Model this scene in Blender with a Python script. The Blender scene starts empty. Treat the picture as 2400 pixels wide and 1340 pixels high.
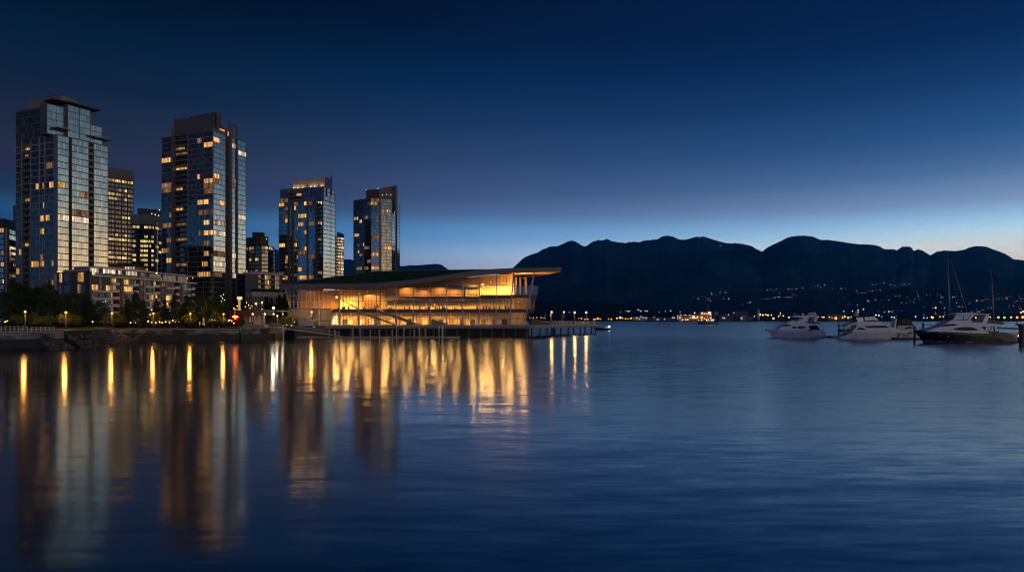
import bpy, bmesh, math, random
from mathutils import Vector, Matrix
random.seed(11)
# ------------------------------------------------------------------ measuring
# camera stands 7 m above the water and looks along +Y; F is its focal length in photo pixels
F, CX, HY, H = 1564.0, 1200.0, 748.0, 7.0
def X(px, Y): return (px - CX) / F * Y
def Z(py, Y): return H + (HY - py) / F * Y
def P(px, py, Y): return Vector((X(px, Y), Y, Z(py, Y)))
def G(px, Y): return Vector((X(px, Y), Y))
def proj(v): return (CX + v.x / v.y * F, HY - (v.z - H) / v.y * F)

scene = bpy.context.scene
col = scene.collection
# ------------------------------------------------------------------ mesh builder
class MB:
    def __init__(s):
        s.v, s.f, s.m, s.uv, s.sm = [], [], [], [], []
    def add(s, verts, faces, m=0, uvs=None, smooth=False):
        b = len(s.v)
        s.v.extend(Vector(p) for p in verts)
        for i, f in enumerate(faces):
            s.f.append([b + k for k in f]); s.m.append(m); s.sm.append(smooth)
            s.uv.append(uvs[i] if uvs else None)
        return s
    def quad(s, a, b, c, d, m=0, uv=None):
        return s.add([a, b, c, d], [(0, 1, 2, 3)], m, [uv] if uv else None)
    def hexa(s, p, m=0):   # p: bottom 4 ccw from above, top 4
        return s.add(p, [(3, 2, 1, 0), (4, 5, 6, 7), (0, 1, 5, 4), (1, 2, 6, 5), (2, 3, 7, 6), (3, 0, 4, 7)], m)
    def box(s, x0, x1, y0, y1, z0, z1, m=0):
        return s.hexa([(x0, y0, z0), (x1, y0, z0), (x1, y1, z0), (x0, y1, z0), (x0, y0, z1), (x1, y0, z1), (x1, y1, z1), (x0, y1, z1)], m)
    def prism(s, poly, z0, z1, m=0, top=None, zt=None, zb=None):
        n = len(poly); top = top or poly
        vb = [(p[0], p[1], zb[i] if zb else z0) for i, p in enumerate(poly)]
        vt = [(p[0], p[1], zt[i] if zt else z1) for i, p in enumerate(top)]
        fs = [tuple(reversed(range(n))), tuple(range(n, 2 * n))] + [(i, (i + 1) % n, n + (i + 1) % n, n + i) for i in range(n)]
        return s.add(vb + vt, fs, m)
    def tube(s, a, b, r0, r1=None, n=8, m=0):
        a, b = Vector(a), Vector(b); r1 = r0 if r1 is None else r1
        d = (b - a).normalized()
        u = d.cross(Vector((0, 0, 1)) if abs(d.z) < .9 else Vector((1, 0, 0))).normalized(); w = d.cross(u)
        vs = []
        for c, r in ((a, r0), (b, r1)):
            for i in range(n):
                t = 2 * math.pi * i / n
                vs.append(c + (u * math.cos(t) + w * math.sin(t)) * r)
        fs = [(i, (i + 1) % n, n + (i + 1) % n, n + i) for i in range(n)] + [tuple(reversed(range(n))), tuple(range(n, 2 * n))]
        return s.add(vs, fs, m, None, n > 5)
    def bar(s, a, b, w, h, m=0):   # rectangular beam from a to b
        a, b = Vector(a), Vector(b); d = (b - a).normalized()
        u = d.cross(Vector((0, 0, 1)) if abs(d.z) < .95 else Vector((0, 1, 0))).normalized(); t = u.cross(d)
        c = []
        for p in (a, b):
            for i, j in ((-1, -1), (1, -1), (1, 1), (-1, 1)):
                c.append(p + u * (i * w / 2) + t * (j * h / 2))
        return s.add(c, [(0, 1, 2, 3), (7, 6, 5, 4), (4, 5, 1, 0), (5, 6, 2, 1), (6, 7, 3, 2), (7, 4, 0, 3)], m)
    def lathe(s, c, prof, n=10, m=0):
        c = Vector(c); vs = []; k = len(prof)
        for r, z in prof:
            for i in range(n):
                t = 2 * math.pi * i / n
                vs.append(c + Vector((r * math.cos(t), r * math.sin(t), z)))
        fs = [(j * n + i, j * n + (i + 1) % n, (j + 1) * n + (i + 1) % n, (j + 1) * n + i) for j in range(k - 1) for i in range(n)]
        fs += [tuple(reversed(range(n))), tuple((k - 1) * n + i for i in range(n))]
        return s.add(vs, fs, m, None, True)
    def ball(s, c, r, n=10, m=0, sq=1.0):
        k = max(5, n // 2 + 1)
        return s.lathe(c, [(max(r * math.sin(math.pi * j / k), r * .02), -r * sq * math.cos(math.pi * j / k)) for j in range(k + 1)], n, m)
    def build(s, name, mats, parent=None, **props):
        me = bpy.data.meshes.new(name)
        off = parent.location if parent is not None else Vector((0, 0, 0))
        pp = parent
        while pp is not None and pp.parent is not None:
            pp = pp.parent; off = off + pp.location
        me.from_pydata([tuple(p - off) for p in s.v], [], s.f)
        if not isinstance(mats, (list, tuple)): mats = [mats]
        for m in mats: me.materials.append(m)
        me.polygons.foreach_set('material_index', s.m)
        me.polygons.foreach_set('use_smooth', s.sm)
        if any(u for u in s.uv):
            lay = me.uv_layers.new(name='UVMap'); k = 0
            for i, f in enumerate(s.f):
                for j in range(len(f)):
                    if s.uv[i]: lay.data[k].uv = s.uv[i][j]
                    k += 1
        me.update()
        o = bpy.data.objects.new(name, me); col.objects.link(o)
        if parent is not None: o.parent = parent
        for a, b in props.items(): o[a] = b
        return o

def thing(name, label, cat, loc=(0, 0, 0), group=None):
    o = bpy.data.objects.new(name, None); col.objects.link(o)
    o.location = loc; o.empty_display_size = .5
    o['label'] = label; o['category'] = cat
    if group: o['group'] = group
    return o
def tag(o, label, cat, group=None):
    o['label'] = label; o['category'] = cat
    if group: o['group'] = group
    return o
def dup(root, loc, label=None, rz=0, sc=None, group=None):
    r = root.copy(); col.objects.link(r); r.location = loc; r.rotation_euler = (0, 0, rz)
    if sc: r.scale = sc if isinstance(sc, tuple) else (sc, sc, sc)
    if label: r['label'] = label
    if group: r['group'] = group
    for ch in list(root.children):
        c = ch.copy(); col.objects.link(c); c.parent = r
        for g in ch.children:
            d = g.copy(); col.objects.link(d); d.parent = c
    return r
# ------------------------------------------------------------------ materials
class NT:
    def __init__(s, name):
        s.mat = bpy.data.materials.new(name); s.mat.use_nodes = True
        s.t = s.mat.node_tree; s.t.nodes.clear()
        s.out = s.n('ShaderNodeOutputMaterial')
    def n(s, typ, **kw):
        nd = s.t.nodes.new(typ)
        for k, v in kw.items():
            if k.startswith('i_'): nd.inputs[k[2:].replace('_', ' ')].default_value = v
            else: setattr(nd, k, v)
        return nd
    def l(s, a, b): s.t.links.new(a, b)
    def math(s, op, a, b=None, c=None, clamp=False):
        nd = s.t.nodes.new('ShaderNodeMath'); nd.operation = op; nd.use_clamp = clamp
        for i, x in enumerate((a, b, c)):
            if x is None: continue
            if isinstance(x, (int, float)): nd.inputs[i].default_value = x
            else: s.l(x, nd.inputs[i])
        return nd.outputs[0]
    def ramp(s, fac, stops, interp='LINEAR'):
        nd = s.t.nodes.new('ShaderNodeValToRGB'); cr = nd.color_ramp; cr.interpolation = interp
        while len(cr.elements) < len(stops): cr.elements.new(0.5)
        for e, (p, c) in zip(cr.elements, stops):
            e.position = p; e.color = (*c, 1) if len(c) == 3 else c
        s.l(fac, nd.inputs[0]); return nd.outputs[0]
    def mix(s, fac, a, b):
        nd = s.t.nodes.new('ShaderNodeMixShader')
        if isinstance(fac, (int, float)): nd.inputs[0].default_value = fac
        else: s.l(fac, nd.inputs[0])
        s.l(a, nd.inputs[1]); s.l(b, nd.inputs[2]); return nd.outputs[0]

def plain(name, c, rough=.7, metal=0., var=.25, scale=.6, spec=.4, stretch=(1, 1, 1), c2=None, lo=.3, hi=.7):
    k = NT(name)
    tc = k.n('ShaderNodeTexCoord'); mp = k.n('ShaderNodeMapping'); mp.inputs['Scale'].default_value = stretch
    k.l(tc.outputs['Object'], mp.inputs['Vector'])
    nz = k.n('ShaderNodeTexNoise', i_Scale=scale, i_Detail=5.0, i_Roughness=.65); k.l(mp.outputs[0], nz.inputs['Vector'])
    d = c2 or tuple(x * (1 - var) for x in c)
    u = c if c2 else tuple(min(1, x * (1 + var)) for x in c)
    colr = k.ramp(nz.outputs['Fac'], [(lo, d), (hi, u)])
    b = k.n('ShaderNodeBsdfPrincipled', i_Roughness=rough, i_Metallic=metal)
    b.inputs['Specular IOR Level'].default_value = spec
    k.l(colr, b.inputs['Base Color'])
    k.l(k.math('MULTIPLY_ADD', nz.outputs['Fac'], .3, rough - .15, True), b.inputs['Roughness'])
    k.l(b.outputs[0], k.out.inputs[0]); return k.mat

def emit(name, c, s):
    k = NT(name); e = k.n('ShaderNodeEmission', i_Strength=s); e.inputs[0].default_value = (*c, 1)
    k.l(e.outputs[0], k.out.inputs[0])
    return k.mat

def pane_uv(k, pitch, bar):
    """UVs are metres along the facade plus 1000 per window: gives a window number and a mullion mask"""
    uv = k.n('ShaderNodeUVMap'); sp = k.n('ShaderNodeSeparateXYZ'); k.l(uv.outputs[0], sp.inputs[0])
    wid = k.math('FLOOR', k.math('DIVIDE', sp.outputs[0], 1000.0))
    u = k.math('MODULO', sp.outputs[0], 1000.0)
    frac = k.math('MODULO', u, pitch)
    mask = k.math('LESS_THAN', frac, bar)
    pane = k.math('FLOOR', k.math('DIVIDE', u, pitch))
    wn = k.n('ShaderNodeTexWhiteNoise', noise_dimensions='1D'); k.l(wid, wn.inputs['W'])
    wp = k.n('ShaderNodeTexWhiteNoise', noise_dimensions='2D')
    cb = k.n('ShaderNodeCombineXYZ'); k.l(wid, cb.inputs[0]); k.l(pane, cb.inputs[1]); k.l(cb.outputs[0], wp.inputs['Vector'])
    return sp, u, mask, wn.outputs['Value'], wp.outputs['Value'], wid

def facade_glass(name, refl=(.70, .74, .72), body=(.012, .018, .020), pitch=1.15, bar=.09, fac=.74, frame=(.03, .032, .035)):
    k = NT(name)
    sp, u, mask, rw, rp, wid = pane_uv(k, pitch, bar)
    # each pane is set at a very slightly different tilt
    cb = k.n('ShaderNodeCombineXYZ')
    k.l(k.math('MULTIPLY_ADD', rp, .006, -.003), cb.inputs[0]); k.l(k.math('MULTIPLY_ADD', rw, .008, -.004), cb.inputs[1])
    k.l(k.math('MULTIPLY_ADD', rp, -.012, .006), cb.inputs[2])
    ge = k.n('ShaderNodeNewGeometry'); va = k.n('ShaderNodeVectorMath', operation='ADD')
    k.l(ge.outputs['Normal'], va.inputs[0]); k.l(cb.outputs[0], va.inputs[1])
    vn = k.n('ShaderNodeVectorMath', operation='NORMALIZE'); k.l(va.outputs[0], vn.inputs[0])
    gl = k.n('ShaderNodeBsdfGlossy', i_Roughness=.04); gl.inputs['Color'].default_value = (*refl, 1)
    k.l(vn.outputs[0], gl.inputs['Normal'])
    df = k.n('ShaderNodeBsdfDiffuse')
    cr = k.ramp(rp, [(0, body), (.62, tuple(x * 1.5 for x in body)), (.8, tuple(x * 5 for x in body)), (1, tuple(x * 7 for x in body))])
    k.l(cr, df.inputs[0])
    f2 = k.math('MULTIPLY_ADD', rp, .16, fac - .08)
    a = k.mix(f2, df.outputs[0], gl.outputs[0])
    fr = k.n('ShaderNodeBsdfPrincipled', i_Roughness=.5); fr.inputs['Base Color'].default_value = (*frame, 1)
    k.l(k.mix(mask, a, fr.outputs[0]), k.out.inputs[0]); return k.mat

def lit_window(name, c1, c2, s, pitch=1.15, bar=.13, base=.25):
    k = NT(name)
    sp, u, mask, rw, rp, wid = pane_uv(k, pitch, bar)
    cb = k.n('ShaderNodeCombineXYZ')
    k.l(k.math('MULTIPLY_ADD', wid, 7.3, u), cb.inputs[0]); k.l(k.math('MULTIPLY', sp.outputs[1], .35), cb.inputs[1])
    nz = k.n('ShaderNodeTexNoise', i_Scale=1.1, i_Detail=4.0, i_Roughness=.7); k.l(cb.outputs[0], nz.inputs['Vector'])
    cn = k.ramp(nz.outputs['Fac'], [(.3, c1), (.68, c2)])
    st = k.math('MULTIPLY', k.math('MULTIPLY_ADD', rp, 1.0, base), k.math('MULTIPLY_ADD', nz.outputs['Fac'], 1.7, -.25))
    st = k.math('MULTIPLY', k.math('MAXIMUM', st, .04), k.math('MULTIPLY_ADD', rw, s * .8, s * .6))
    em = k.n('ShaderNodeEmission'); k.l(cn, em.inputs[0]); k.l(st, em.inputs[1])
    fr = k.n('ShaderNodeBsdfPrincipled', i_Roughness=.5); fr.inputs['Base Color'].default_value = (.05, .04, .035, 1)
    k.l(k.mix(mask, em.outputs[0], fr.outputs[0]), k.out.inputs[0]); return k.mat

def clear_glass(name, tint=(.95, .96, .95), gloss=.0):
    k = NT(name)
    tr = k.n('ShaderNodeBsdfTransparent'); tr.inputs[0].default_value = (*tint, 1)
    gl = k.n('ShaderNodeBsdfGlossy', i_Roughness=.02); gl.inputs[0].default_value = (.9, .95, 1, 1)
    lw = k.n('ShaderNodeFresnel', i_IOR=1.5)
    k.l(k.mix(k.math('MULTIPLY', lw.outputs[0], .5 + gloss * 2.5, None, True), tr.outputs[0], gl.outputs[0]), k.out.inputs[0]); return k.mat

M = {}
M['conc'] = plain('concrete', (.26, .25, .25), .8, var=.3, scale=.35)
M['conc_dark'] = plain('dark_concrete', (.10, .095, .095), .8, var=.35, scale=.4)
M['conc_pale'] = plain('pale_concrete', (.40, .37, .36), .8, var=.2, scale=.4)
M['seawall'] = plain('weathered_concrete', (.30, .285, .30), .9, c2=(.035, .033, .035), scale=.4, stretch=(.6, .6, 1.6), lo=.42, hi=.60)
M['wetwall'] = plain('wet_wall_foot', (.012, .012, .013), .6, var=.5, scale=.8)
M['slab'] = plain('slab_edge', (.12, .12, .125), .6, var=.15)
M['dark_metal'] = plain('dark_metal', (.035, .036, .04), .5, .3, var=.2)
M['grey_metal'] = plain('grey_metal', (.22, .22, .23), .45, .4, var=.15)
M['crown'] = plain('taupe_panel', (.095, .090, .096), .65, var=.12, scale=.2)
M['brown'] = plain('brown_panel', (.075, .055, .048), .6, var=.2)
M['brick'] = plain('red_brick', (.28, .085, .055), .85, var=.3, scale=1.5)
M['lamp_post'] = plain('lamp_post', (.07, .068, .066), .5, .2, var=.1)
M['plant'] = plain('plant_cladding', (.19, .16, .16), .65, var=.12, scale=.2)
M['grey_line'] = plain('grey_band', (.30, .29, .30), .6, var=.1)
M['white'] = plain('white_paint', (.62, .60, .61), .5, var=.1)
M['pole'] = plain('pale_post', (.30, .29, .28), .5, var=.1)
M['glass'] = facade_glass('tower_glass')
M['glass_b'] = facade_glass('blue_glass', (.30, .31, .33), (.014, .016, .021), 1.3, .08, .5)
M['glass_d'] = facade_glass('dimmed_glass', (.40, .39, .37), (.016, .015, .015), 1.1, .12, .42)  # dim reflections of faces turned from the glow are put into its tint
M['glass_o'] = facade_glass('office_glass', (.55, .50, .47), (.02, .016, .014), .9, .25, .26)
M['warm'] = lit_window('lit_window_warm', (1, .34, .06), (1, .62, .22), 1.6)
M['dim'] = lit_window('dim_window_glow', (.9, .34, .14), (1, .62, .34), .42)
M['cool'] = lit_window('pale_window_glow', (1, .70, .42), (1, .86, .66), 1.5)
M['mint'] = lit_window('lit_window_mint', (.42, .72, .60), (.70, .95, .82), .75)
M['row_glass'] = facade_glass('row_glass', (.35, .42, .5), (.006, .008, .011), .8, .14, .12)
M['office'] = lit_window('lit_office', (1, .55, .16), (1, .78, .38), 1.7, .8, .14)
M['clear'] = clear_glass('clear_glass')
M['rail_glass'] = clear_glass('railing_glass', (.75, .8, .8), .3)
M['lamp_orange'] = emit('orange_lamp', (1, .42, .09), 2.3)
M['lantern'] = emit('lantern_glow', (1, .42, .10), 7)
M['lamp_warm'] = emit('warm_lamp', (1, .60, .22), 2.6)
M['lamp_white'] = emit('white_lamp', (1, .80, .55), 2.6)
M['lamp_red'] = emit('red_lamp', (1, .10, .03), 6)
# ------------------------------------------------------------------ sky: dusk, the afterglow beyond the right edge of the view
def s2l(c): return tuple((x / 255 / 12.92) if x <= 10 else ((x / 255 + .055) / 1.055) ** 2.4 for x in c)
world = bpy.data.worlds.new('World'); scene.world = world; world.use_nodes = True
wt = world.node_tree; wt.nodes.clear()
k = NT.__new__(NT); k.t = wt
wo = wt.nodes.new('ShaderNodeOutputWorld'); bg = wt.nodes.new('ShaderNodeBackground'); wt.links.new(bg.outputs[0], wo.inputs[0])
tc = k.n('ShaderNodeTexCoord'); sp = k.n('ShaderNodeSeparateXYZ'); k.l(tc.outputs['Generated'], sp.inputs[0])
zz = k.math('DIVIDE', k.math('MAXIMUM', sp.outputs[2], 0.0), .5, None, True)
SUN_AZ = math.radians(72)      # clockwise from the view direction
sx, sy = math.sin(SUN_AZ), math.cos(SUN_AZ)
hl = k.math('SQRT', k.math('ADD', k.math('MULTIPLY', sp.outputs[0], sp.outputs[0]), k.math('MULTIPLY', sp.outputs[1], sp.outputs[1])))
dotp = k.math('DIVIDE', k.math('ADD', k.math('MULTIPLY', sp.outputs[0], sx), k.math('MULTIPLY', sp.outputs[1], sy)), k.math('MAXIMUM', hl, .001))
def E(y): return math.sin(math.atan((748 - y) / F)) / .5
cool = [(E(748), (0.1778, 0.3376, 0.6878)), (E(690), (0.1513, 0.3346, 0.7389)), (E(640), (0.1281, 0.3418, 0.7833)), (E(600), (0.0990, 0.3776, 0.8950)), (E(580), (0.0835, 0.3359, 0.8655)), (E(560), (0.0440, 0.2899, 0.8837)), (E(540), (0.0637, 0.3175, 0.8144)), (E(520), (0.0514, 0.2479, 0.5973)), (E(500), (0.0458, 0.1254, 0.3350)), (E(480), (0.0444, 0.1022, 0.2788)), (E(460), (0.0554, 0.0755, 0.2170)), (E(420), (0.0506, 0.0761, 0.1912)), (E(380), (0.0366, 0.0601, 0.1439)), (E(330), (0.0235, 0.0486, 0.1238)), (E(290), (0.0123, 0.0362, 0.1124)), (E(240), (0.0068, 0.0295, 0.0942)), (E(200), (0.0017, 0.0253, 0.0910)), (E(120), (0.0001, 0.0102, 0.0440)), (E(60), (0.0001, 0.0034, 0.0223)), (E(10), (0.0001, 0.0001, 0.0035)), (1, (0.0001, 0.0001, 0.0021))]
warm = [(E(748), (1.7319, 1.1751, 0.7413)), (E(690), (1.6463, 1.3047, 0.9433)), (E(640), (1.4869, 1.3559, 1.1129)), (E(600), (1.4748, 1.5770, 1.4738)), (E(580), (1.0677, 1.4822, 1.6135)), (E(560), (0.7346, 1.1728, 1.4476)), (E(540), (0.5016, 0.8225, 1.1440)), (E(520), (0.3600, 0.5256, 0.8205)), (E(500), (0.2725, 0.4203, 0.7209)), (E(480), (0.1989, 0.3470, 0.6240)), (E(460), (0.1206, 0.2574, 0.5125)), (E(420), (0.0572, 0.1697, 0.3966)), (E(380), (0.0247, 0.1119, 0.3142)), (E(330), (0.0138, 0.0763, 0.2420)), (E(290), (0.0071, 0.0490, 0.1742)), (E(240), (0.0031, 0.0325, 0.1303)), (E(200), (0.0014, 0.0195, 0.0950)), (E(120), (0.0005, 0.0125, 0.0713)), (E(60), (0.0005, 0.0140, 0.0758)), (E(10), (0.0005, 0.0156, 0.0844)), (1, (0.0003, 0.0078, 0.0507))]
c1 = k.ramp(zz, cool); c2 = k.ramp(zz, warm)
fac = k.math('POWER', k.math('MULTIPLY_ADD', dotp, .5, .5, True), 2.4)
fac = k.math('MULTIPLY_ADD', fac, 1.2, -.1, True)
mx = k.n('ShaderNodeMix', data_type='RGBA'); k.l(fac, mx.inputs['Factor']); k.l(c1, mx.inputs['A']); k.l(c2, mx.inputs['B'])
# the afterglow proper, out of view to the right and behind the camera
GL_AZ = math.radians(112)
dot2 = k.math('DIVIDE', k.math('ADD', k.math('MULTIPLY', sp.outputs[0], math.sin(GL_AZ)), k.math('MULTIPLY', sp.outputs[1], math.cos(GL_AZ))), k.math('MAXIMUM', hl, .001))
mr = k.n('ShaderNodeMapRange', interpolation_type='SMOOTHSTEP', i_From_Min=.28, i_From_Max=.92); k.l(dot2, mr.inputs[0])
glow_ = [(0, (2.7, 1.5, .78)), (E(690), (2.7, 1.72, .92)), (E(630), (2.4, 1.62, .84)), (E(570), (1.6, 1.28, .84)), (E(500), (.62, .70, .70)), (E(400), (.21, .29, .35)), (E(300), (.10, .16, .23)), (E(150), (.06, .11, .19)), (E(0), (.03, .065, .13)), (1, (.012, .03, .07))]
gx = k.ramp(zz, glow_)
m2 = k.n('ShaderNodeMix', data_type='RGBA'); k.l(mr.outputs[0], m2.inputs['Factor']); k.l(mx.outputs['Result'], m2.inputs['A']); k.l(gx, m2.inputs['B'])
# the side opposite the glow is nearly night
m3 = k.n('ShaderNodeMapRange', interpolation_type='SMOOTHSTEP', i_From_Min=-.95, i_From_Max=-.35, i_To_Min=0.0, i_To_Max=1.0); k.l(dot2, m3.inputs[0])
mx = k.n('ShaderNodeMix', data_type='RGBA', blend_type='MULTIPLY'); mx.inputs['Factor'].default_value = 1.0
nt = k.ramp(m3.outputs[0], [(0, (.42, .33, .28)), (1, (1, 1, 1))])
k.l(m2.outputs['Result'], mx.inputs['A']); k.l(nt, mx.inputs['B'])
sky = k.n('ShaderNodeTexSky', sky_type='NISHITA', sun_disc=False, sun_elevation=math.radians(-2.5), sun_rotation=SUN_AZ)
sc_ = k.n('ShaderNodeMix', data_type='RGBA', blend_type='ADD'); sc_.inputs['Factor'].default_value = .012
k.l(mx.outputs['Result'], sc_.inputs['A']); k.l(sky.outputs[0], sc_.inputs['B'])
k.l(sc_.outputs['Result'], bg.inputs[0]); bg.inputs[1].default_value = 1.0
# ------------------------------------------------------------------ camera, render settings
cd = bpy.data.cameras.new('camera'); cam = bpy.data.objects.new('camera', cd); col.objects.link(cam)
cam.location = (0, 0, H); cam.rotation_euler = (math.pi / 2, 0, 0)
cd.sensor_width = 36; cd.lens = 36 * F / 2400; cd.shift_y = (HY - 670) / 2400
cd.clip_start = .5; cd.clip_end = 80000
scene.camera = cam
scene.view_settings.view_transform = 'Standard'; scene.view_settings.look = 'None'
scene.view_settings.exposure = 0; scene.view_settings.gamma = 1
cy = scene.cycles
cy.use_denoising = True; cy.denoiser = 'OPENIMAGEDENOISE'
cy.max_bounces = 6; cy.diffuse_bounces = 2; cy.glossy_bounces = 4; cy.transmission_bounces = 2; cy.transparent_max_bounces = 16
cy.sample_clamp_indirect = 3.0; cy.sample_clamp_direct = 0; cy.caustics_reflective = False; cy.caustics_refractive = False
cy.blur_glossy = .0; cy.filter_width = 1.1
# ------------------------------------------------------------------ water
def water_mat():
    k = NT('harbour_water')
    ge = k.n('ShaderNodeNewGeometry'); sp = k.n('ShaderNodeSeparateXYZ'); k.l(ge.outputs['Position'], sp.inputs[0])
    def field(scx, scy, seed, detail=3.0, warp=0.0):
        cb = k.n('ShaderNodeCombineXYZ'); k.l(k.math('MULTIPLY', sp.outputs[0], scx), cb.inputs[0]); k.l(k.math('MULTIPLY', sp.outputs[1], scy), cb.inputs[1]); cb.inputs[2].default_value = seed
        nz = k.n('ShaderNodeTexNoise', i_Scale=1.0, i_Detail=detail, i_Roughness=.6); k.l(cb.outputs[0], nz.inputs['Vector'])
        return nz.outputs['Fac']
    small = k.math('SUBTRACT', field(.45, 2.2, 1.7), .5)
    mid = k.math('SUBTRACT', field(.07, .42, 9.1), .5)
    cross = k.math('SUBTRACT', field(.5, .9, 5.3), .5)
    patch = field(.012, .03, 3.3, 2.0)          # wind patches
    # open water beyond the basin is rougher than the sheltered water in front
    far = k.n('ShaderNodeMapRange', i_From_Min=215.0, i_From_Max=300.0); k.l(sp.outputs[1], far.inputs[0])
    east = k.n('ShaderNodeMapRange', i_From_Min=-10.0, i_From_Max=45.0); k.l(sp.outputs[0], east.inputs[0])
    near = k.n('ShaderNodeMapRange', i_From_Min=50.0, i_From_Max=110.0); k.l(sp.outputs[1], near.inputs[0])
    e2 = k.n('ShaderNodeMapRange', i_From_Min=14.0, i_From_Max=44.0); k.l(sp.outputs[0], e2.inputs[0])
    fe = k.math('MULTIPLY', far.outputs[0], e2.outputs[0])
    pt = k.math('MULTIPLY', k.math('MULTIPLY', k.ramp(patch, [(.42, (0, 0, 0)), (.62, (1, 1, 1))]), east.outputs[0]), near.outputs[0])
    amp = k.math('ADD', k.math('MULTIPLY_ADD', pt, .16, k.math('MULTIPLY_ADD', east.outputs[0], .10, .055)), k.math('MULTIPLY', fe, .07))
    ny = k.math('MULTIPLY', k.math('MULTIPLY_ADD', mid, .8, small), amp)
    # of the waves on open water only the near faces are seen, so its mean normal leans to the viewer
    midr = k.n('ShaderNodeMapRange', i_From_Min=44.0, i_From_Max=76.0); k.l(sp.outputs[1], midr.inputs[0])
    lean = k.math('MULTIPLY', k.math('MULTIPLY', midr.outputs[0], east.outputs[0]), -.026)
    ny = k.math('ADD', ny, k.math('ADD', k.math('MULTIPLY', fe, -.040), lean))
    nx = k.math('MULTIPLY', cross, k.math('MULTIPLY', amp, .10))
    cb = k.n('ShaderNodeCombineXYZ', i_Z=1.0); k.l(nx, cb.inputs[0]); k.l(ny, cb.inputs[1])
    vn = k.n('ShaderNodeVectorMath', operation='NORMALIZE'); k.l(cb.outputs[0], vn.inputs[0])
    b = k.n('ShaderNodeBsdfPrincipled', i_IOR=7.0); b.inputs['Base Color'].default_value = (.002, .008, .016, 1)
    k.l(vn.outputs[0], b.inputs['Normal'])
    k.l(k.math('MULTIPLY_ADD', fe, -.06, k.math('MULTIPLY_ADD', east.outputs[0], .12, .112)), b.inputs['Roughness'])
    k.l(b.outputs[0], k.out.inputs[0]); return k.mat
w = MB(); w.quad((-26000, -400, 0), (26000, -400, 0), (26000, 26000, 0), (-26000, 26000, 0))
w.build('water', water_mat(), kind='structure')
# ------------------------------------------------------------------ mountains
def ridge_mesh(name, prof, y_near, y_ridge, z_near, mat, seed, rough, px0=None, px1=None, step=3, rows=26, power=1.35):
    from mathutils import noise
    px0 = px0 or prof[0][0]; px1 = px1 or prof[-1][0]
    n = int((px1 - px0) / step) + 1
    def py(p):
        for (a, b), (c, d) in zip(prof, prof[1:]):
            if a <= p <= c: return b + (d - b) * (p - a) / (c - a)
        return prof[0][1] if p < prof[0][0] else prof[-1][1]
    vs, fs = [], []
    for r in range(rows + 8):
        t = r / rows
        for i in range(n):
            p = px0 + i * step
            top = Z(py(p) - 1.1 * noise.noise(Vector((p * .11, seed, 0))) - 1.3 * noise.noise(Vector((p * .31, seed, 4))), y_ridge)
            Y = y_near + (y_ridge - y_near) * t
            if t <= 1:
                z = z_near + (top - z_near) * (t ** power)
                g = noise.fractal(Vector((X(p, Y) * .0011, Y * .0011, seed)), 1.0, 2.0, 5)
                z += rough * g * math.sin(math.pi * min(t, 1)) ** .8 * (top - z_near)
                lim = H + (top - H) * Y / y_ridge * .97     # never above the skyline as seen from the water
                if t < 1: z = min(z, lim)
            else:
                z = top * (1 - (t - 1) * 2.2)
            vs.append((X(p, Y), Y, max(z, -2)))
    for r in range(rows + 7):
        for i in range(n - 1):
            a = r * n + i; fs.append((a, a + 1, a + n + 1, a + n))
    m = MB(); m.add(vs, fs, 0, None, True)
    return m.build(name, mat, kind='structure')
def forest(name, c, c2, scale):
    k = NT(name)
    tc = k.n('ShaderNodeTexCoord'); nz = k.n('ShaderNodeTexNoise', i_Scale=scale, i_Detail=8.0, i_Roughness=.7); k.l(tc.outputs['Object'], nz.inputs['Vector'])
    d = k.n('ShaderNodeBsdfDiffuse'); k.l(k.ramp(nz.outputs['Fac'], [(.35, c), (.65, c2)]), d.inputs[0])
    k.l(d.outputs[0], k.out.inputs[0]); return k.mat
main = [(1140, 690), (1175, 655), (1205, 625), (1225, 606), (1240, 598), (1262, 591), (1270, 585), (1290, 577.5), (1310, 576), (1325, 568), (1340, 563.5), (1350, 566), (1362, 575), (1372, 577.5), (1390, 566), (1402, 562.5), (1412, 563.5), (1422, 559.5), (1433, 565), (1466, 570), (1475, 566.6), (1500, 567), (1510, 563.5), (1540, 561), (1555, 553), (1565, 552), (1575, 553.5), (1590, 560.5), (1605, 562), (1620, 558), (1632, 555), (1652, 554.5), (1670, 561), (1700, 569.5), (1730, 570), (1750, 573.5), (1764, 577.5), (1775, 585), (1786, 589.5), (1800, 578.7), (1826, 566.7), (1838, 560.5), (1850, 555), (1870, 552.5), (1885, 552), (1905, 554), (1922, 562), (1940, 562), (1970, 566), (2000, 571), (2050, 574), (2062, 577.5), (2073, 584), (2095, 584), (2102, 587), (2113, 578.5), (2124, 577), (2135, 579), (2142, 588), (2150, 584.5), (2160, 586), (2172, 593), (2181, 598), (2195, 590), (2210, 587), (2240, 588), (2260, 585), (2275, 578.5), (2290, 576.5), (2308, 577), (2330, 585), (2355, 594), (2375, 607), (2400, 610), (2460, 622), (2560, 640), (2750, 660), (3200, 690)]
ridge_mesh('mountain', main, 2300, 7600, 4, forest('haze_blue_forest', (.007, .034, .064), (.026, .086, .145), .0045), 2.0, .20)  # forest colour is blued to carry part of the distance haze
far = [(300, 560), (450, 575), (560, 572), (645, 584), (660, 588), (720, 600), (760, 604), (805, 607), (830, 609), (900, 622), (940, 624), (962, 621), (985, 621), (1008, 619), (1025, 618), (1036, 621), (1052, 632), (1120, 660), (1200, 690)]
ridge_mesh('distant_mountain', far, 6000, 9000, 4, forest('haze_blue_distant_forest', (.020, .070, .15), (.026, .082, .17), .003), 7.0, .06, step=8, rows=14)  # far ridge colour has haze blue mixed in as well
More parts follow.
